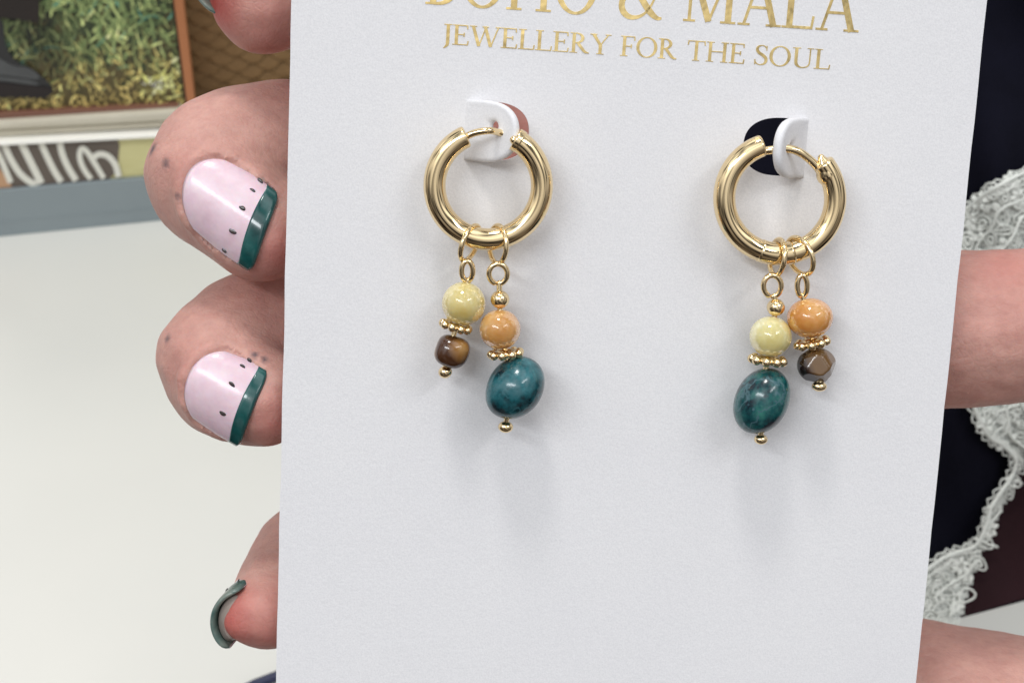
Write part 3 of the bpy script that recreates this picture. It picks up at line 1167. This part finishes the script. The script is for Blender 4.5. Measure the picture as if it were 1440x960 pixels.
def write(word_spans, cap_px, parent_name):
    """each word: (text, px start, px end) on a baseline given by two photo points"""
    par = None
    for text, a, b in word_spans:
        ua, ub = card_uv(*a), card_uv(*b)
        ex = unit(ub - ua); ey = np.array([-ex[1], ex[0]])
        natural = sum(GL[c][0] for c in text)
        span = np.linalg.norm(ub - ua)
        sx = span / natural
        sy = cap_px / PXC
        x = 0.0
        for c in text:
            o = build('letter', letter_geo(c, ua + ex * x * sx, ex, ey, sx, sy), M['foil'], bd, smooth=False)
            x += GL[c][0]


def bl(x):
    return 6 + (x - 600) * 0.066


write([('BOHO', (597, bl(597)), (840, bl(840))), ('&', (868, bl(868)), (930, bl(930))), ('MALA', (957, bl(957)), (1207, bl(1207)))], 74, 'brand')


def tl(x):
    return 62 + (x - 623) * 0.0665


write([('JEWELLERY', (620, tl(620)), (858, tl(858))), ('FOR', (871, tl(871)), (951, tl(951))), ('THE', (965, tl(965)), (1047, tl(1047))), ('SOUL', (1059, tl(1059)), (1167, tl(1167)))], 27, 'tagline')

# ------------------------------------------------------------------ earrings
H_HOOP = 3.3


def circ_pts(cx, cy, R, a0, a1, h, n, hfun=None):
    out = []
    for k in range(n + 1):
        a = math.radians(a0 + (a1 - a0) * k / n)
        hh = h if hfun is None else h + hfun(a)
        out.append(card_pt(cx + R * math.cos(a), cy - R * math.sin(a), hh))
    return np.array(out)


def ring_at(c, e1, e2, R1, R2, r, n=36, seg=10):
    pts = [c + e1 * R1 * math.cos(2 * PI * k / n) + e2 * R2 * math.sin(2 * PI * k / n) for k in range(n)]
    return tube(pts, r, seg, True)


def daisy(c, axis, R, r, n=9):
    a = unit(axis)
    e1 = unit(np.cross(a, c_n)); e2 = np.cross(a, e1)
    g = [tube([c + (e1 * math.cos(2 * PI * k / 24) + e2 * math.sin(2 * PI * k / 24)) * R * 0.72 for k in range(24)], r * 0.72, 8, True)]
    for k in range(n):
        th = 2 * PI * (k + 0.35) / n
        q = c + (e1 * math.cos(th) + e2 * math.sin(th)) * R
        g.append(ellipsoid(q, np.diag([r, r, r]), 12, 8))
    return join(*g)


def wob(amp, seed, sq=0.0):
    r0 = np.random.default_rng(seed)
    K = r0.normal(size=(6, 3)) * 1.6
    P = r0.uniform(0, 6.28, 6)

    def f(D):
        v = sum(np.sin(D @ K[i] * 1.2 + P[i]) for i in range(6)) / 6
        return 1 + amp * v + sq * (np.abs(D[:, 2]) ** 4 - 0.3)
    return f


def nugget(D):
    p = 2.5
    r = 1.0 / (np.abs(D) ** p).sum(1) ** (1 / p)
    return r * wob(0.13, 5)(D) * 1.06


def bead(name, px, py, h, ra, rb, ang, mat, parent, bump=None, depth=None, nu=36, nv=24):
    """oval bead, semi-axes in photo pixels, ang = tilt of the long axis from card-down, clockwise"""
    c = card_pt(px, py, h)
    k = 1.0 / PXC * (1 - h / 139.0)
    a = math.radians(ang)
    e1 = c_x * math.cos(a) + c_up * -math.sin(a)
    e2 = c_up * math.cos(a) + c_x * math.sin(a)
    dz = depth if depth else (ra + rb) / 2
    return build(name, ellipsoid(c, [e1 * ra * k, c_n * dz * k, e2 * rb * k], nu, nv, bump), mat, parent)


def wire_path(pxs, h):
    return np.array([card_pt(x, y, h) for x, y in pxs])


WIRE = 0.27


def hoop_shape(cx, cy, R, r_px, a0, a1):
    pts = circ_pts(cx, cy, R, a0, a1, H_HOOP, 90)
    return tube(pts, r_px / PXC, 24, False, False)


def make_earring(loc_px, label):
    e = empty('earring', card_pt(*loc_px, 3))
    tag(e, label, 'earring', 'hoop earrings on the card')
    return e


# ---- left earring
E1 = make_earring((705, 600), 'left gold hoop earring with yellow, peach, brown and round teal bead drops')
h1 = build('hoop', hoop_shape(686.5, 261, 75.5, 15.2, 113, 417), M['gold'], E1)
bevel(h1, 0.25, 3, 50)
build('post', tube(curve_through([card_pt(*p) for p in [(652, 194, 3.3), (668, 187, 3.5), (688, 184, 3.6), (700, 186, 2.8), (714, 190, 2.6), (728, 197, 3.2)]], 6), 0.34, 10), M['gold'], E1)
build('hinge', ellipsoid(card_pt(723, 197, 3.6), np.diag([0.42, 0.42, 0.42]), 14, 10), M['gold'], E1)
build('hinge_sleeve', tube(circ_pts(686.5, 261, 75.5, 53, 60, H_HOOP, 4), 16.2 / PXC, 24, False, False), M['gold'], E1)


def jump(cx, cy, yaw, half, parent, tilt=0.0):
    c = card_pt(cx, cy, H_HOOP)
    e1 = unit(c_n * math.cos(math.radians(yaw)) + c_x * math.sin(math.radians(yaw)))
    e2 = unit(c_up * math.cos(math.radians(tilt)) + c_x * math.sin(math.radians(tilt)))
    return build('jump_ring', ring_at(c, e1, e2, 1.75, half / PXC, 0.26), M['gold'], parent)


jump(661, 342, -26, 25, E1, 14)
jump(700, 344, 26, 26, E1, 0)


def head_pin(loop_c, lr, lw, shaft, parent, h):
    """eye loop and the wire that carries the beads: the mesh of one drop"""
    lx, ly = loop_c
    c = card_pt(lx, ly, h)
    pts = []
    for k in range(21):
        a = math.radians(-72 + 330 * k / 20)
        a2 = a - math.radians(15)
        pts.append(card_pt(lx + lw * math.cos(a2), ly - lr * math.sin(a2), h + 0.35 * math.sin(a2 * 0.5 + 0.6)))
    g1 = tube(pts, WIRE, 10)
    g2 = tube([card_pt(x, y, h) for x, y in shaft], WIRE, 10)
    return build('head_pin', join(g1, g2), M['gold'], parent)


HB = 3.6
p1 = head_pin((657, 381), 14, 8, [(657, 394), (652, 427), (638, 470), (626, 522)], E1, HB)
p1['label'] = 'short drop with pale yellow and brown beads'
bead('stone_bead', 652, 427, HB, 31, 31, -14, M['yellow'], p1, wob(0.012, 1))
build('spacer_bead', daisy(card_pt(641, 459, HB), card_pt(652, 427, HB) - card_pt(633, 495, HB), 1.28, 0.42), M['gold'], p1)
bead('stone_bead', 635.5, 493, HB, 23.5, 22, 18, M['tiger'], p1, nugget)
bead('pin_end', 626, 523, HB, 10, 9, -14, M['gold'], p1, None, None, 16, 10)
p2 = head_pin((700.5, 385), 14, 13, [(702, 398), (703, 425), (704, 463), (712, 500), (720, 545), (711, 598)], E1, HB + 0.2)
p2['label'] = 'longer drop with peach and round teal beads'
bead('gold_bead', 703, 421, HB + 0.2, 13.5, 13, 0, M['gold'], p2, None, None, 24, 16)
bead('stone_bead', 703, 463, HB + 0.2, 29.5, 28.5, 0, M['peach'], p2, wob(0.012, 2))
build('spacer_bead', daisy(card_pt(711, 497, HB + 0.2), card_pt(704, 463, HB) - card_pt(716, 530, HB) + c_x * 0.4, 1.40, 0.43), M['gold'], p2)
bead('stone_bead', 723.5, 545.5, HB + 0.2, 39, 48, 38, M['teal'], p2, wob(0.06, 9), 40)
bead('pin_end', 711, 600, HB + 0.2, 11, 8.5, 0, M['gold'], p2, None, None, 16, 10)

# ---- right earring
E2 = make_earring((1085, 618), 'right gold hoop earring with cream, orange, faceted brown and oval green drops')
h2 = build('hoop', hoop_shape(1096.5, 279, 78, 15.2, 107, 400), M['gold'], E2)
bevel(h2, 0.25, 3, 50)
build('post', tube(curve_through([card_pt(*p) for p in [(1072, 213, 3.4), (1086, 211, 3.6), (1104, 209, 3.6), (1122, 213, 3.6), (1138, 224, 3.4), (1150, 236, 3.3)]], 6), 0.40, 10), M['gold'], E2)
# pointed end over the hinge
build('hinge', tube([card_pt(1164, 246, H_HOOP), card_pt(1160, 232, H_HOOP), card_pt(1155, 222, H_HOOP)], [1.1, 0.95, 0.35], 14), M['gold'], E2)
build('hinge_sleeve', tube(circ_pts(1096.5, 279, 78, 249, 284, H_HOOP, 14), 15.9 / PXC, 24, False, False), M['gold'], E2)
jump(1093, 362, 10, 25, E2, 4)
jump(1125, 360, 30, 26, E2, -16)
p3 = head_pin((1086, 402), 15, 12.5, [(1089, 416), (1091, 432), (1084, 473), (1079, 507), (1070, 562), (1070, 616)], E2, HB + 0.2)
p3['label'] = 'longer drop with cream and oval green beads'
bead('gold_bead', 1091, 432, HB + 0.2, 13, 12.5, 0, M['gold'], p3, None, None, 24, 16)
bead('stone_bead', 1083.5, 473, HB + 0.2, 30, 29, 0, M['cream'], p3, wob(0.012, 3))
build('spacer_bead', daisy(card_pt(1079.5, 506, HB + 0.2), card_pt(1085, 473, HB) - card_pt(1077, 540, HB), 1.50, 0.46), M['gold'], p3)
bead('stone_bead', 1070.5, 563.5, HB + 0.2, 37.5, 50.5, 20, M['teal_green'], p3, wob(0.05, 12), 38)
bead('pin_end', 1070, 617.5, HB + 0.2, 10, 7.5, 0, M['gold'], p3, None, None, 16, 10)
p4 = head_pin((1128, 402), 15, 7, [(1128, 416), (1138, 447), (1143, 483), (1149, 513), (1152, 540)], E2, HB)
p4['label'] = 'short drop with orange and faceted brown beads'
bead('stone_bead', 1139, 447, HB, 33, 28.5, -6, M['orange'], p4, wob(0.012, 4))
build('spacer_bead', daisy(card_pt(1142, 482, HB), card_pt(1139, 447, HB) - card_pt(1147, 513, HB) - c_x * 0.3, 1.42, 0.42), M['gold'], p4)


def facet(D):
    N = np.random.default_rng(21).normal(size=(20, 3)); N /= np.linalg.norm(N, axis=1)[:, None]
    pd = np.random.default_rng(22).uniform(0.86, 0.97, 20)
    dn = np.maximum(D @ N.T, 1e-3)
    return np.minimum(1.04, (pd / dn).min(1))


fb = bead('stone_bead', 1148.5, 513.5, HB, 27, 25, 0, M['tiger_dark'], p4, facet, None, 72, 48)
bead('pin_end', 1152, 543, HB, 11, 7.5, 0, M['gold'], p4, None, None, 16, 10)

# ------------------------------------------------------------------ the hand: one skin surface from a distance field
def cc(px, py, d):                          # lens coordinates: right, up, depth
    return np.array([(px - 720) / F_PX * d, (480 - py) / F_PX * d, d], np.float32)


STEP = 0.44
lo = np.array([-44.0, -62.0, 134.0], np.float32)
hi = np.array([84.0, 48.0, 218.0], np.float32)
dim = np.ceil((hi - lo) / STEP).astype(int) + 1
gx = lo[0] + np.arange(dim[0], dtype=np.float32) * STEP
gy = lo[1] + np.arange(dim[1], dtype=np.float32) * STEP
gz = lo[2] + np.arange(dim[2], dtype=np.float32) * STEP


def smin(a, b, k):
    h = np.clip(0.5 + 0.5 * (b - a) / k, 0, 1)
    return b + (a - b) * h - k * h * (1 - h)


def add_cone(Fv, a, b, ra, rb, k):
    pad = 4.5
    mn = np.minimum(a - ra, b - rb) - pad
    mx = np.maximum(a + ra, b + rb) + pad
    i0 = np.clip(np.floor((mn - lo) / STEP).astype(int), 0, dim - 1)
    i1 = np.clip(np.ceil((mx - lo) / STEP).astype(int) + 1, 1, dim)
    if np.any(i1 <= i0): return
    sl = tuple(slice(i0[q], i1[q]) for q in range(3))
    X, Y, Z = gx[sl[0]][:, None, None], gy[sl[1]][None, :, None], gz[sl[2]][None, None, :]
    ab = b - a
    L2 = float(ab @ ab) + 1e-9
    t = np.clip(((X - a[0]) * ab[0] + (Y - a[1]) * ab[1] + (Z - a[2]) * ab[2]) / L2, 0, 1)
    d = np.sqrt((X - a[0] - t * ab[0]) ** 2 + (Y - a[1] - t * ab[1]) ** 2 + (Z - a[2] - t * ab[2]) ** 2) - (ra + (rb - ra) * t)
    Fv[sl] = smin(Fv[sl], d.astype(np.float32), k)


def chain(Fv, pts, k=0.3):
    P = np.array([list(cc(*p[:3])) + [p[3]] for p in pts])
    P = curve_through(P, 7)
    for p, q in zip(P[:-1], P[1:]):
        add_cone(Fv, p[:3].astype(np.float32), q[:3].astype(np.float32), p[3], q[3], k)


fingers = [
    [(620, 250, 184, 8.6), (490, 232, 164, 7.9), (392, 213, 152.5, 7.5), (306, 242, 147.4, 7.2), (331, 286, 145.6, 6.0), (371, 322, 143.8, 5.3)],
    [(620, 500, 186, 8.6), (490, 480, 168, 8.1), (396, 470, 157, 7.7), (318, 506, 149.8, 6.95), (344, 548, 147.2, 5.65), (372, 562, 145.6, 4.7)],
    [(640, 740, 192, 8.4), (510, 766, 176, 7.4), (440, 786, 163, 6.5), (404, 828, 155, 5.3), (376, 858, 149.2, 4.0)],
    [(620, 60, 184, 8.4), (520, -40, 166, 7.7), (440, -35, 151, 6.5), (372, 6, 142.5, 5.1)],
]
FIELD = None
for fg in fingers:
    f1 = np.full(dim, 20.0, np.float32)
    chain(f1, fg)
    FIELD = f1 if FIELD is None else smin(FIELD, f1, 0.9)
pal = np.full(dim, 20.0, np.float32)
chain(pal, [(690, 130, 192, 13), (700, 330, 194, 16), (705, 560, 197, 18), (720, 760, 197, 17), (860, 900, 192, 17), (1080, 1010, 184, 17), (1345, 1082, 173, 17.2), (1620, 1120, 176, 17.5)])
th = np.full(dim, 20.0, np.float32)
chain(th, [(740, 600, 192, 14), (980, 520, 172, 10), (1190, 474, 158, 8.9), (1345, 462, 154, 8.55), (1450, 457, 154, 8.3), (1600, 452, 156, 8.2), (1680, 452, 158, 7.2)])
FIELD = smin(FIELD, smin(pal, th, 5.0), 3.0)


def sample(p):
    q = (np.asarray(p) - lo) / STEP
    i = np.clip(np.floor(q).astype(int), 0, dim - 2)
    f = q - i
    v = 0.0
    for a in (0, 1):
        for b in (0, 1):
            for c in (0, 1):
                v += FIELD[i[0] + a, i[1] + b, i[2] + c] * (f[0] if a else 1 - f[0]) * (f[1] if b else 1 - f[1]) * (f[2] if c else 1 - f[2])
    return v


def hit(px, py, d0=135.0):
    d = d0
    for _ in range(400):
        if sample(cc(px, py, d)) < 0: break
        d += 0.1
    return d


class Nail:
    """a nail plate: s across -1..1, v along 0 (cuticle)..1 (free edge), in lens coordinates"""
    def __init__(self, base, tip, across, W, Rn, lift):
        self.o, self.e = np.array(base, float), np.array(tip, float)
        self.t = self.e - self.o; self.L = np.linalg.norm(self.t); self.t /= self.L
        b = np.array(across, float); b -= self.t * (b @ self.t) * 0.75
        self.b = unit(b)
        n = np.cross(self.t, self.b)
        self.n = unit(n)
        self.ca, self.cb = 0.46, 0.46
        self.W, self.R, self.lift = W, Rn, lift

    def at(self, s, v, h=0.0):
        phi = s * self.W / (2 * self.R) * (0.90 + 0.10 * min(v * 2, 1))
        cutb = (self.ca if s < 0 else self.cb) * (1 - math.sqrt(max(0, 1 - (abs(s) ** 2.0) * 0.985)))
        tipb = 0.04 * abs(s) ** 2 + 0.09 * abs(s) ** 10
        vv = cutb + (1 - cutb - tipb) * v
        lc = -0.55 * (vv - 0.45) ** 2 * 4 * 0.35
        r = self.R + h
        return self.o + self.t * vv * self.L + self.b * r * math.sin(phi) + self.n * (r * math.cos(phi) - self.R + self.lift + lc)

    def solid(self, v0, v1, h0, h1, ns=26, nv=26, smax=1.0, edge=6):
        V, Fc = [], []
        for side in (0, 1):
            for j in range(nv + 1):
                for i in range(ns + 1):
                    s = -smax + 2 * smax * i / ns
                    v = v0 + (v1 - v0) * j / nv
                    q = max(abs(2 * i / ns - 1), abs(2 * j / nv - 1))
                    f = math.sqrt(max(0.0, 1 - q ** edge))
                    mid = (h0 + h1) / 2
                    h = mid + ((h1 - mid) if side else (h0 - mid)) * f
                    V.append(self.at(s, v, h))
        n = (nv + 1) * (ns + 1)
        for j in range(nv):
            for i in range(ns):
                a = j * (ns + 1) + i
                Fc.append([a, a + ns + 1, a + ns + 2, a + 1])
                Fc.append([n + a, n + a + 1, n + a + ns + 2, n + a + ns + 1])
        return np.array(V), Fc

    def find(self, px, py):
        best = None
        for s in np.linspace(-0.97, 0.97, 60):
            for v in np.linspace(0.02, 0.99, 60):
                p = self.at(s, v, 0.3)
                x = 720 + F_PX * p[0] / p[2]; y = 480 - F_PX * p[1] / p[2]
                d = (x - px) ** 2 + (y - py) ** 2
                if best is None or d < best[0]: best = (d, s, v)
        return best[1], best[2]


def lens_to_world(V):
    V = np.asarray(V, float)
    return cam_pos + V[:, :1] * RIGHT + V[:, 1:2] * UP + V[:, 2:] * FWD


def face_nail(base_px, tip_px, side_a, side_b, Rn, lift, face=0.5):
    """fit a plane to the skin under the nail and lay the traced outline on it"""
    mid = (np.array(side_a) + np.array(side_b)) / 2
    P = []
    for u in (0.15, 0.4, 0.65, 0.9):
        for s_ in (-0.55, 0, 0.55):
            q = np.array(base_px) * (1 - u) + np.array(tip_px) * u + (np.array(side_b) - mid) * s_
            P.append(cc(q[0], q[1], hit(q[0], q[1])))
    P = np.array(P, float)
    c = P.mean(0)
    n = np.linalg.svd(P - c)[2][2]
    if n[2] > 0: n = -n
    n = unit(n * (1 - face) + np.array([0, 0, -1.0]) * face)
    c = c + n * (np.max((P - c) @ n) * 0.55)

    def lay(px, py):
        r = np.array([(px - 720) / F_PX, (480 - py) / F_PX, 1.0])
        return r * ((c @ n) / (r @ n))
    B, T, A1, A2 = lay(*base_px), lay(*tip_px), lay(*side_a), lay(*side_b)
    nl = Nail(B, T, A2 - A1, np.linalg.norm(A2 - A1) * 1.07, Rn, lift)
    nl.b = unit(A2 - A1)
    nl.n = n
    nl.cb = 0.34
    return nl


nA = face_nail((262, 252), (373, 330), (393, 268), (349, 388), 5.8, 0.55)
nB = face_nail((266, 528), (355, 580), (375, 516), (329, 632), 5.5, 0.55)
nC = Nail(cc(352, 812, 156.5), cc(296, 866, 146.3), (-0.27, -0.96, 0.0), 8.6, 3.6, 0.0)
nD = Nail(cc(330, -70, 150.5), cc(266, -25, 139.5), (0.10, -0.98, 0.0), 9.4, 4.4, 0.0)
for nl in (nC, nD):
    if nl.n[0] > 0: nl.n = -nl.n; nl.b = -nl.b
# skin folds round the nail plates
for nl, vmax, rr in ((nA, 0.70, 0.8), (nB, 0.70, 0.8), (nC, 0.45, 0.6)):
    loop = [nl.at(-1.05, v, -0.8) for v in np.linspace(vmax, 0.0, 9)] + [nl.at(s, -0.035, -0.65) for s in np.linspace(-0.97, 0.97, 23)] + [nl.at(1.05, v, -0.8) for v in np.linspace(0.0, vmax, 9)]
    fold = np.full(dim, 20.0, np.float32)
    loop = [p for p in loop if sample(p) < 0.9]
    for p, q in zip(loop[:-1], loop[1:]):
        if np.linalg.norm(p - q) > 3.0: continue
        add_cone(fold, p.astype(np.float32), q.astype(np.float32), rr, rr, 0.3)
    FIELD = smin(FIELD, fold, 1.5)
# the bed of each facing nail is pressed flat under its plate
def bed(nl):
    c = (nl.o + nl.e) / 2
    i0 = np.clip(np.floor((c - 9 - lo) / STEP).astype(int), 0, dim - 1)
    i1 = np.clip(np.ceil((c + 9 - lo) / STEP).astype(int), 1, dim)
    sl = tuple(slice(i0[q], i1[q]) for q in range(3))
    X, Y, Z = np.meshgrid(gx[sl[0]], gy[sl[1]], gz[sl[2]], indexing='ij')
    Q = np.stack([X, Y, Z], -1) - nl.o
    # coordinates in the (skew) frame b, t, n
    Minv = np.linalg.inv(np.stack([nl.b, nl.t, nl.n], 1))
    L = Q @ Minv.T
    x, y, z = L[..., 0], L[..., 1] / nl.L, L[..., 2]
    phi = np.arcsin(np.clip(x / nl.R, -0.99, 0.99))
    s_ = np.clip(np.abs(phi * 2 * nl.R / nl.W), 0, 1)
    cut = np.where(phi < 0, nl.ca, nl.cb) * (1 - np.sqrt(np.maximum(0, 1 - s_ ** 2.0 * 0.985)))
    ins = (np.abs(phi * 2 * nl.R / nl.W) < 1.0) & (y > cut) & (y < 1.05) & (z > -4)
    h = z - (nl.R * np.cos(phi) - nl.R + nl.lift) + 0.25
    FIELD[sl] = np.where(ins, np.maximum(FIELD[sl], h.astype(np.float32)), FIELD[sl])


bed(nA); bed(nB)
# flesh beneath the two nails seen from their ends
for nl, r0 in ((nC, 2.6), (nD, 3.3)):
    fl = np.full(dim, 20.0, np.float32)
    a = nl.at(0, 0.0, -r0 - 0.2).astype(np.float32); b = nl.at(0, 0.80, -r0 - 0.45).astype(np.float32)
    add_cone(fl, a, b, r0, r0 * 0.85, 0.5)
    FIELD = smin(FIELD, fl, 1.6)


# flesh is never a perfect tube: slow unevenness in the surface
wv_rng = np.random.default_rng(3)
une = np.zeros(dim, np.float32)
for amp, wl, cnt in ((0.20, 7.5, 5), (0.09, 3.2, 5)):
    for _ in range(cnt):
        kv = wv_rng.normal(size=3); kv = kv / np.linalg.norm(kv) * 2 * PI / (wl * wv_rng.uniform(0.8, 1.3))
        p0 = wv_rng.uniform(0, 6.28)
        une += (amp / cnt * 1.6) * np.sin(gx[:, None, None] * np.float32(kv[0]) + gy[None, :, None] * np.float32(kv[1]) + gz[None, None, :] * np.float32(kv[2]) + np.float32(p0))
FIELD = FIELD + une


def surface_nets(f):
    s = f < 0
    n = np.array(f.shape)
    c = np.zeros(n - 1, np.int8)
    for a in (0, 1):
        for b in (0, 1):
            for d in (0, 1):
                c += s[a:n[0] - 1 + a, b:n[1] - 1 + b, d:n[2] - 1 + d]
    act = (c > 0) & (c < 8)
    I, J, K = np.nonzero(act)
    ids = np.full(n - 1, -1, np.int32)
    ids[I, J, K] = np.arange(len(I))
    acc = np.zeros((len(I), 3)); cnt = np.zeros(len(I))
    corners = [(a, b, d) for a in (0, 1) for b in (0, 1) for d in (0, 1)]
    for p in corners:
        for ax in range(3):
            if p[ax]: continue
            q = list(p); q[ax] = 1
            fa = f[I + p[0], J + p[1], K + p[2]]; fb = f[I + q[0], J + q[1], K + q[2]]
            cr = (fa < 0) != (fb < 0)
            t = np.where(cr, fa / np.where(cr, fa - fb, 1), 0)
            pos = np.tile(np.array(p, float), (len(I), 1)); pos[:, ax] += t
            acc[cr] += pos[cr]; cnt[cr] += 1
    V = lo + (np.stack([I, J, K], 1) + acc / cnt[:, None]) * STEP
    faces = []
    for ax in range(3):
        o1, o2 = [(1, 2), (2, 0), (0, 1)][ax]
        sa = [slice(None)] * 3; sb = [slice(None)] * 3
        sa[ax] = slice(0, -1); sb[ax] = slice(1, None)
        A, B = s[tuple(sa)], s[tuple(sb)]
        E = np.argwhere(A != B)
        ok = (E[:, o1] > 0) & (E[:, o2] > 0) & (E[:, o1] < n[o1] - 1) & (E[:, o2] < n[o2] - 1)
        E = E[ok]
        sg = A[E[:, 0], E[:, 1], E[:, 2]]
        quad = []
        for d1, d2 in ((0, 0), (-1, 0), (-1, -1), (0, -1)):
            e2 = E.copy(); e2[:, o1] += d1; e2[:, o2] += d2
            quad.append(ids[e2[:, 0], e2[:, 1], e2[:, 2]])
        Q = np.stack(quad, 1)
        Q[~sg] = Q[~sg][:, ::-1]
        faces.append(Q)
    return V, np.concatenate(faces)


SV, SF = surface_nets(FIELD)
hand = empty('hand', hand_loc)
tag(hand, 'hand with pink and green watermelon nails gripping the card from behind', 'hand')
WV = (lens_to_world(SV) - hand_loc) * MM
me = bpy.data.meshes.new('skin')
me.vertices.add(len(WV)); me.vertices.foreach_set('co', WV.astype(np.float32).ravel())
me.loops.add(len(SF) * 4); me.loops.foreach_set('vertex_index', SF.astype(np.int32).ravel())
me.polygons.add(len(SF)); me.polygons.foreach_set('loop_start', np.arange(0, len(SF) * 4, 4, dtype=np.int32))
me.polygons.foreach_set('use_smooth', np.ones(len(SF), bool))
me.update(calc_edges=True)
me.materials.append(M['skin'])
# flushed fingertips and the few specks of ink on the knuckles
flush = np.zeros(len(SV)); ink = np.zeros(len(SV))
for p, rad, amt in ((cc(330, 868, 147), 4.6, 0.95), (cc(305, 5, 140), 4.6, 1.0), (cc(398, 360, 140), 4.6, 0.5), (cc(392, 600, 142), 4.4, 0.45), (cc(1440, 400, 147), 9, 0.2),
                    (cc(375, 40, 139), 6, 0.3), (cc(378, 885, 147), 6.0, 0.5), (cc(400, 200, 150), 7, 0.25), (cc(395, 450, 153), 8, 0.25), (cc(720, 190, 175), 14, 0.4), (cc(262, 245, 140), 4.0, 0.16), (cc(270, 520, 143), 4.0, 0.16), (cc(1420, 370, 148), 7, 0.3)):
    d = np.linalg.norm(SV - p, axis=1)
    flush = np.maximum(flush, amt * np.clip(1 - d / rad, 0, 1) ** 0.8)
for px, py, rad, amt in ((214, 210, 0.95, 0.85), (233, 230, 0.7, 0.75), (249, 276, 0.55, 0.8), (235, 476, 0.7, 0.7), (358, 499, 0.6, 0.9), (372, 505, 0.55, 0.9)):
    p = cc(px, py, hit(px, py))
    d = np.linalg.norm(SV - p, axis=1)
    ink = np.maximum(ink, amt * np.clip(1.3 * (1 - d / rad), 0, 1))
for nm, arr in (('flush', flush), ('ink', ink)):
    a_ = me.attributes.new(nm, 'FLOAT', 'POINT')
    a_.data.foreach_set('value', arr.astype(np.float32))
skin = bpy.data.objects.new('skin', me)
col.objects.link(skin)
skin.parent = hand
ORG[skin] = hand_loc
sm = skin.modifiers.new('smooth', 'SMOOTH'); sm.factor = 0.5; sm.iterations = 6
print('skin verts', len(SV))


def nail_obj(nl, seeds, label, plate='pink', band=(0.80, 1.0), tipmat='green', lo_=-0.25, hi_=0.32):
    o = build('nail', (lambda g: (lens_to_world(g[0]), g[1]))(nl.solid(0, 1, lo_, hi_)), M[plate], hand)
    o['label'] = label
    g = nl.solid(band[0], band[1] + 0.012, lo_ - 0.05, hi_ + 0.065, 26, 10, 0.992, 8)
    build('green_tip', (lens_to_world(g[0]), g[1]), M[tipmat], o)
    for px, py, r in seeds:
        s, v = nl.find(px, py)
        c = nl.at(s, v, 0.315)
        t, b, n = nl.t, nl.b, nl.n
        q = unit(t * 0.8 + b * random.uniform(-0.3, 0.3)); w_ = unit(np.cross(n, q))
        D = ellipsoid(c, [w_ * r * 0.46, n * 0.055, q * r * 0.78], 14, 10, wob(0.22, int(px * 7 + py)))
        build('seed', (lens_to_world(D[0]), D[1]), M['seed'], o)
    for ob_ in [o] + [c for c in o.children]:
        wm = ob_.modifiers.new('weld', 'WELD'); wm.merge_threshold = 0.00001
    return o


nail_obj(nA, [(367, 254, 0.42), (355, 269, 0.42), (340, 292, 0.50), (327, 326, 0.55), (315, 351, 0.40)], 'pink nail with green tip and dark seeds, upper of the two facing nails')
nail_obj(nB, [(350, 506, 0.38), (341, 516, 0.42), (326, 542, 0.50), (313, 580, 0.52)], 'pink nail with green tip and dark seeds, lower of the two facing nails')
nail_obj(nC, [(335, 817, 0.42), (318, 829, 0.45)], 'little finger nail seen from its grey underside', 'pink', (0.62, 1.0), 'green_grey', -0.16, 0.27)
nail_obj(nD, [], 'nail at the top edge seen from below', 'nail_bare', (0.80, 1.0), 'green_grey', -0.12, 0.2)
for nl, par in ((nC, None),):
    g = nl.solid(0.55, 0.99, -2.3, -0.22, 20, 8, 0.985, 3)
    build('nail_underside', (lens_to_world(g[0]), g[1]), M['nail_bare'], hand)
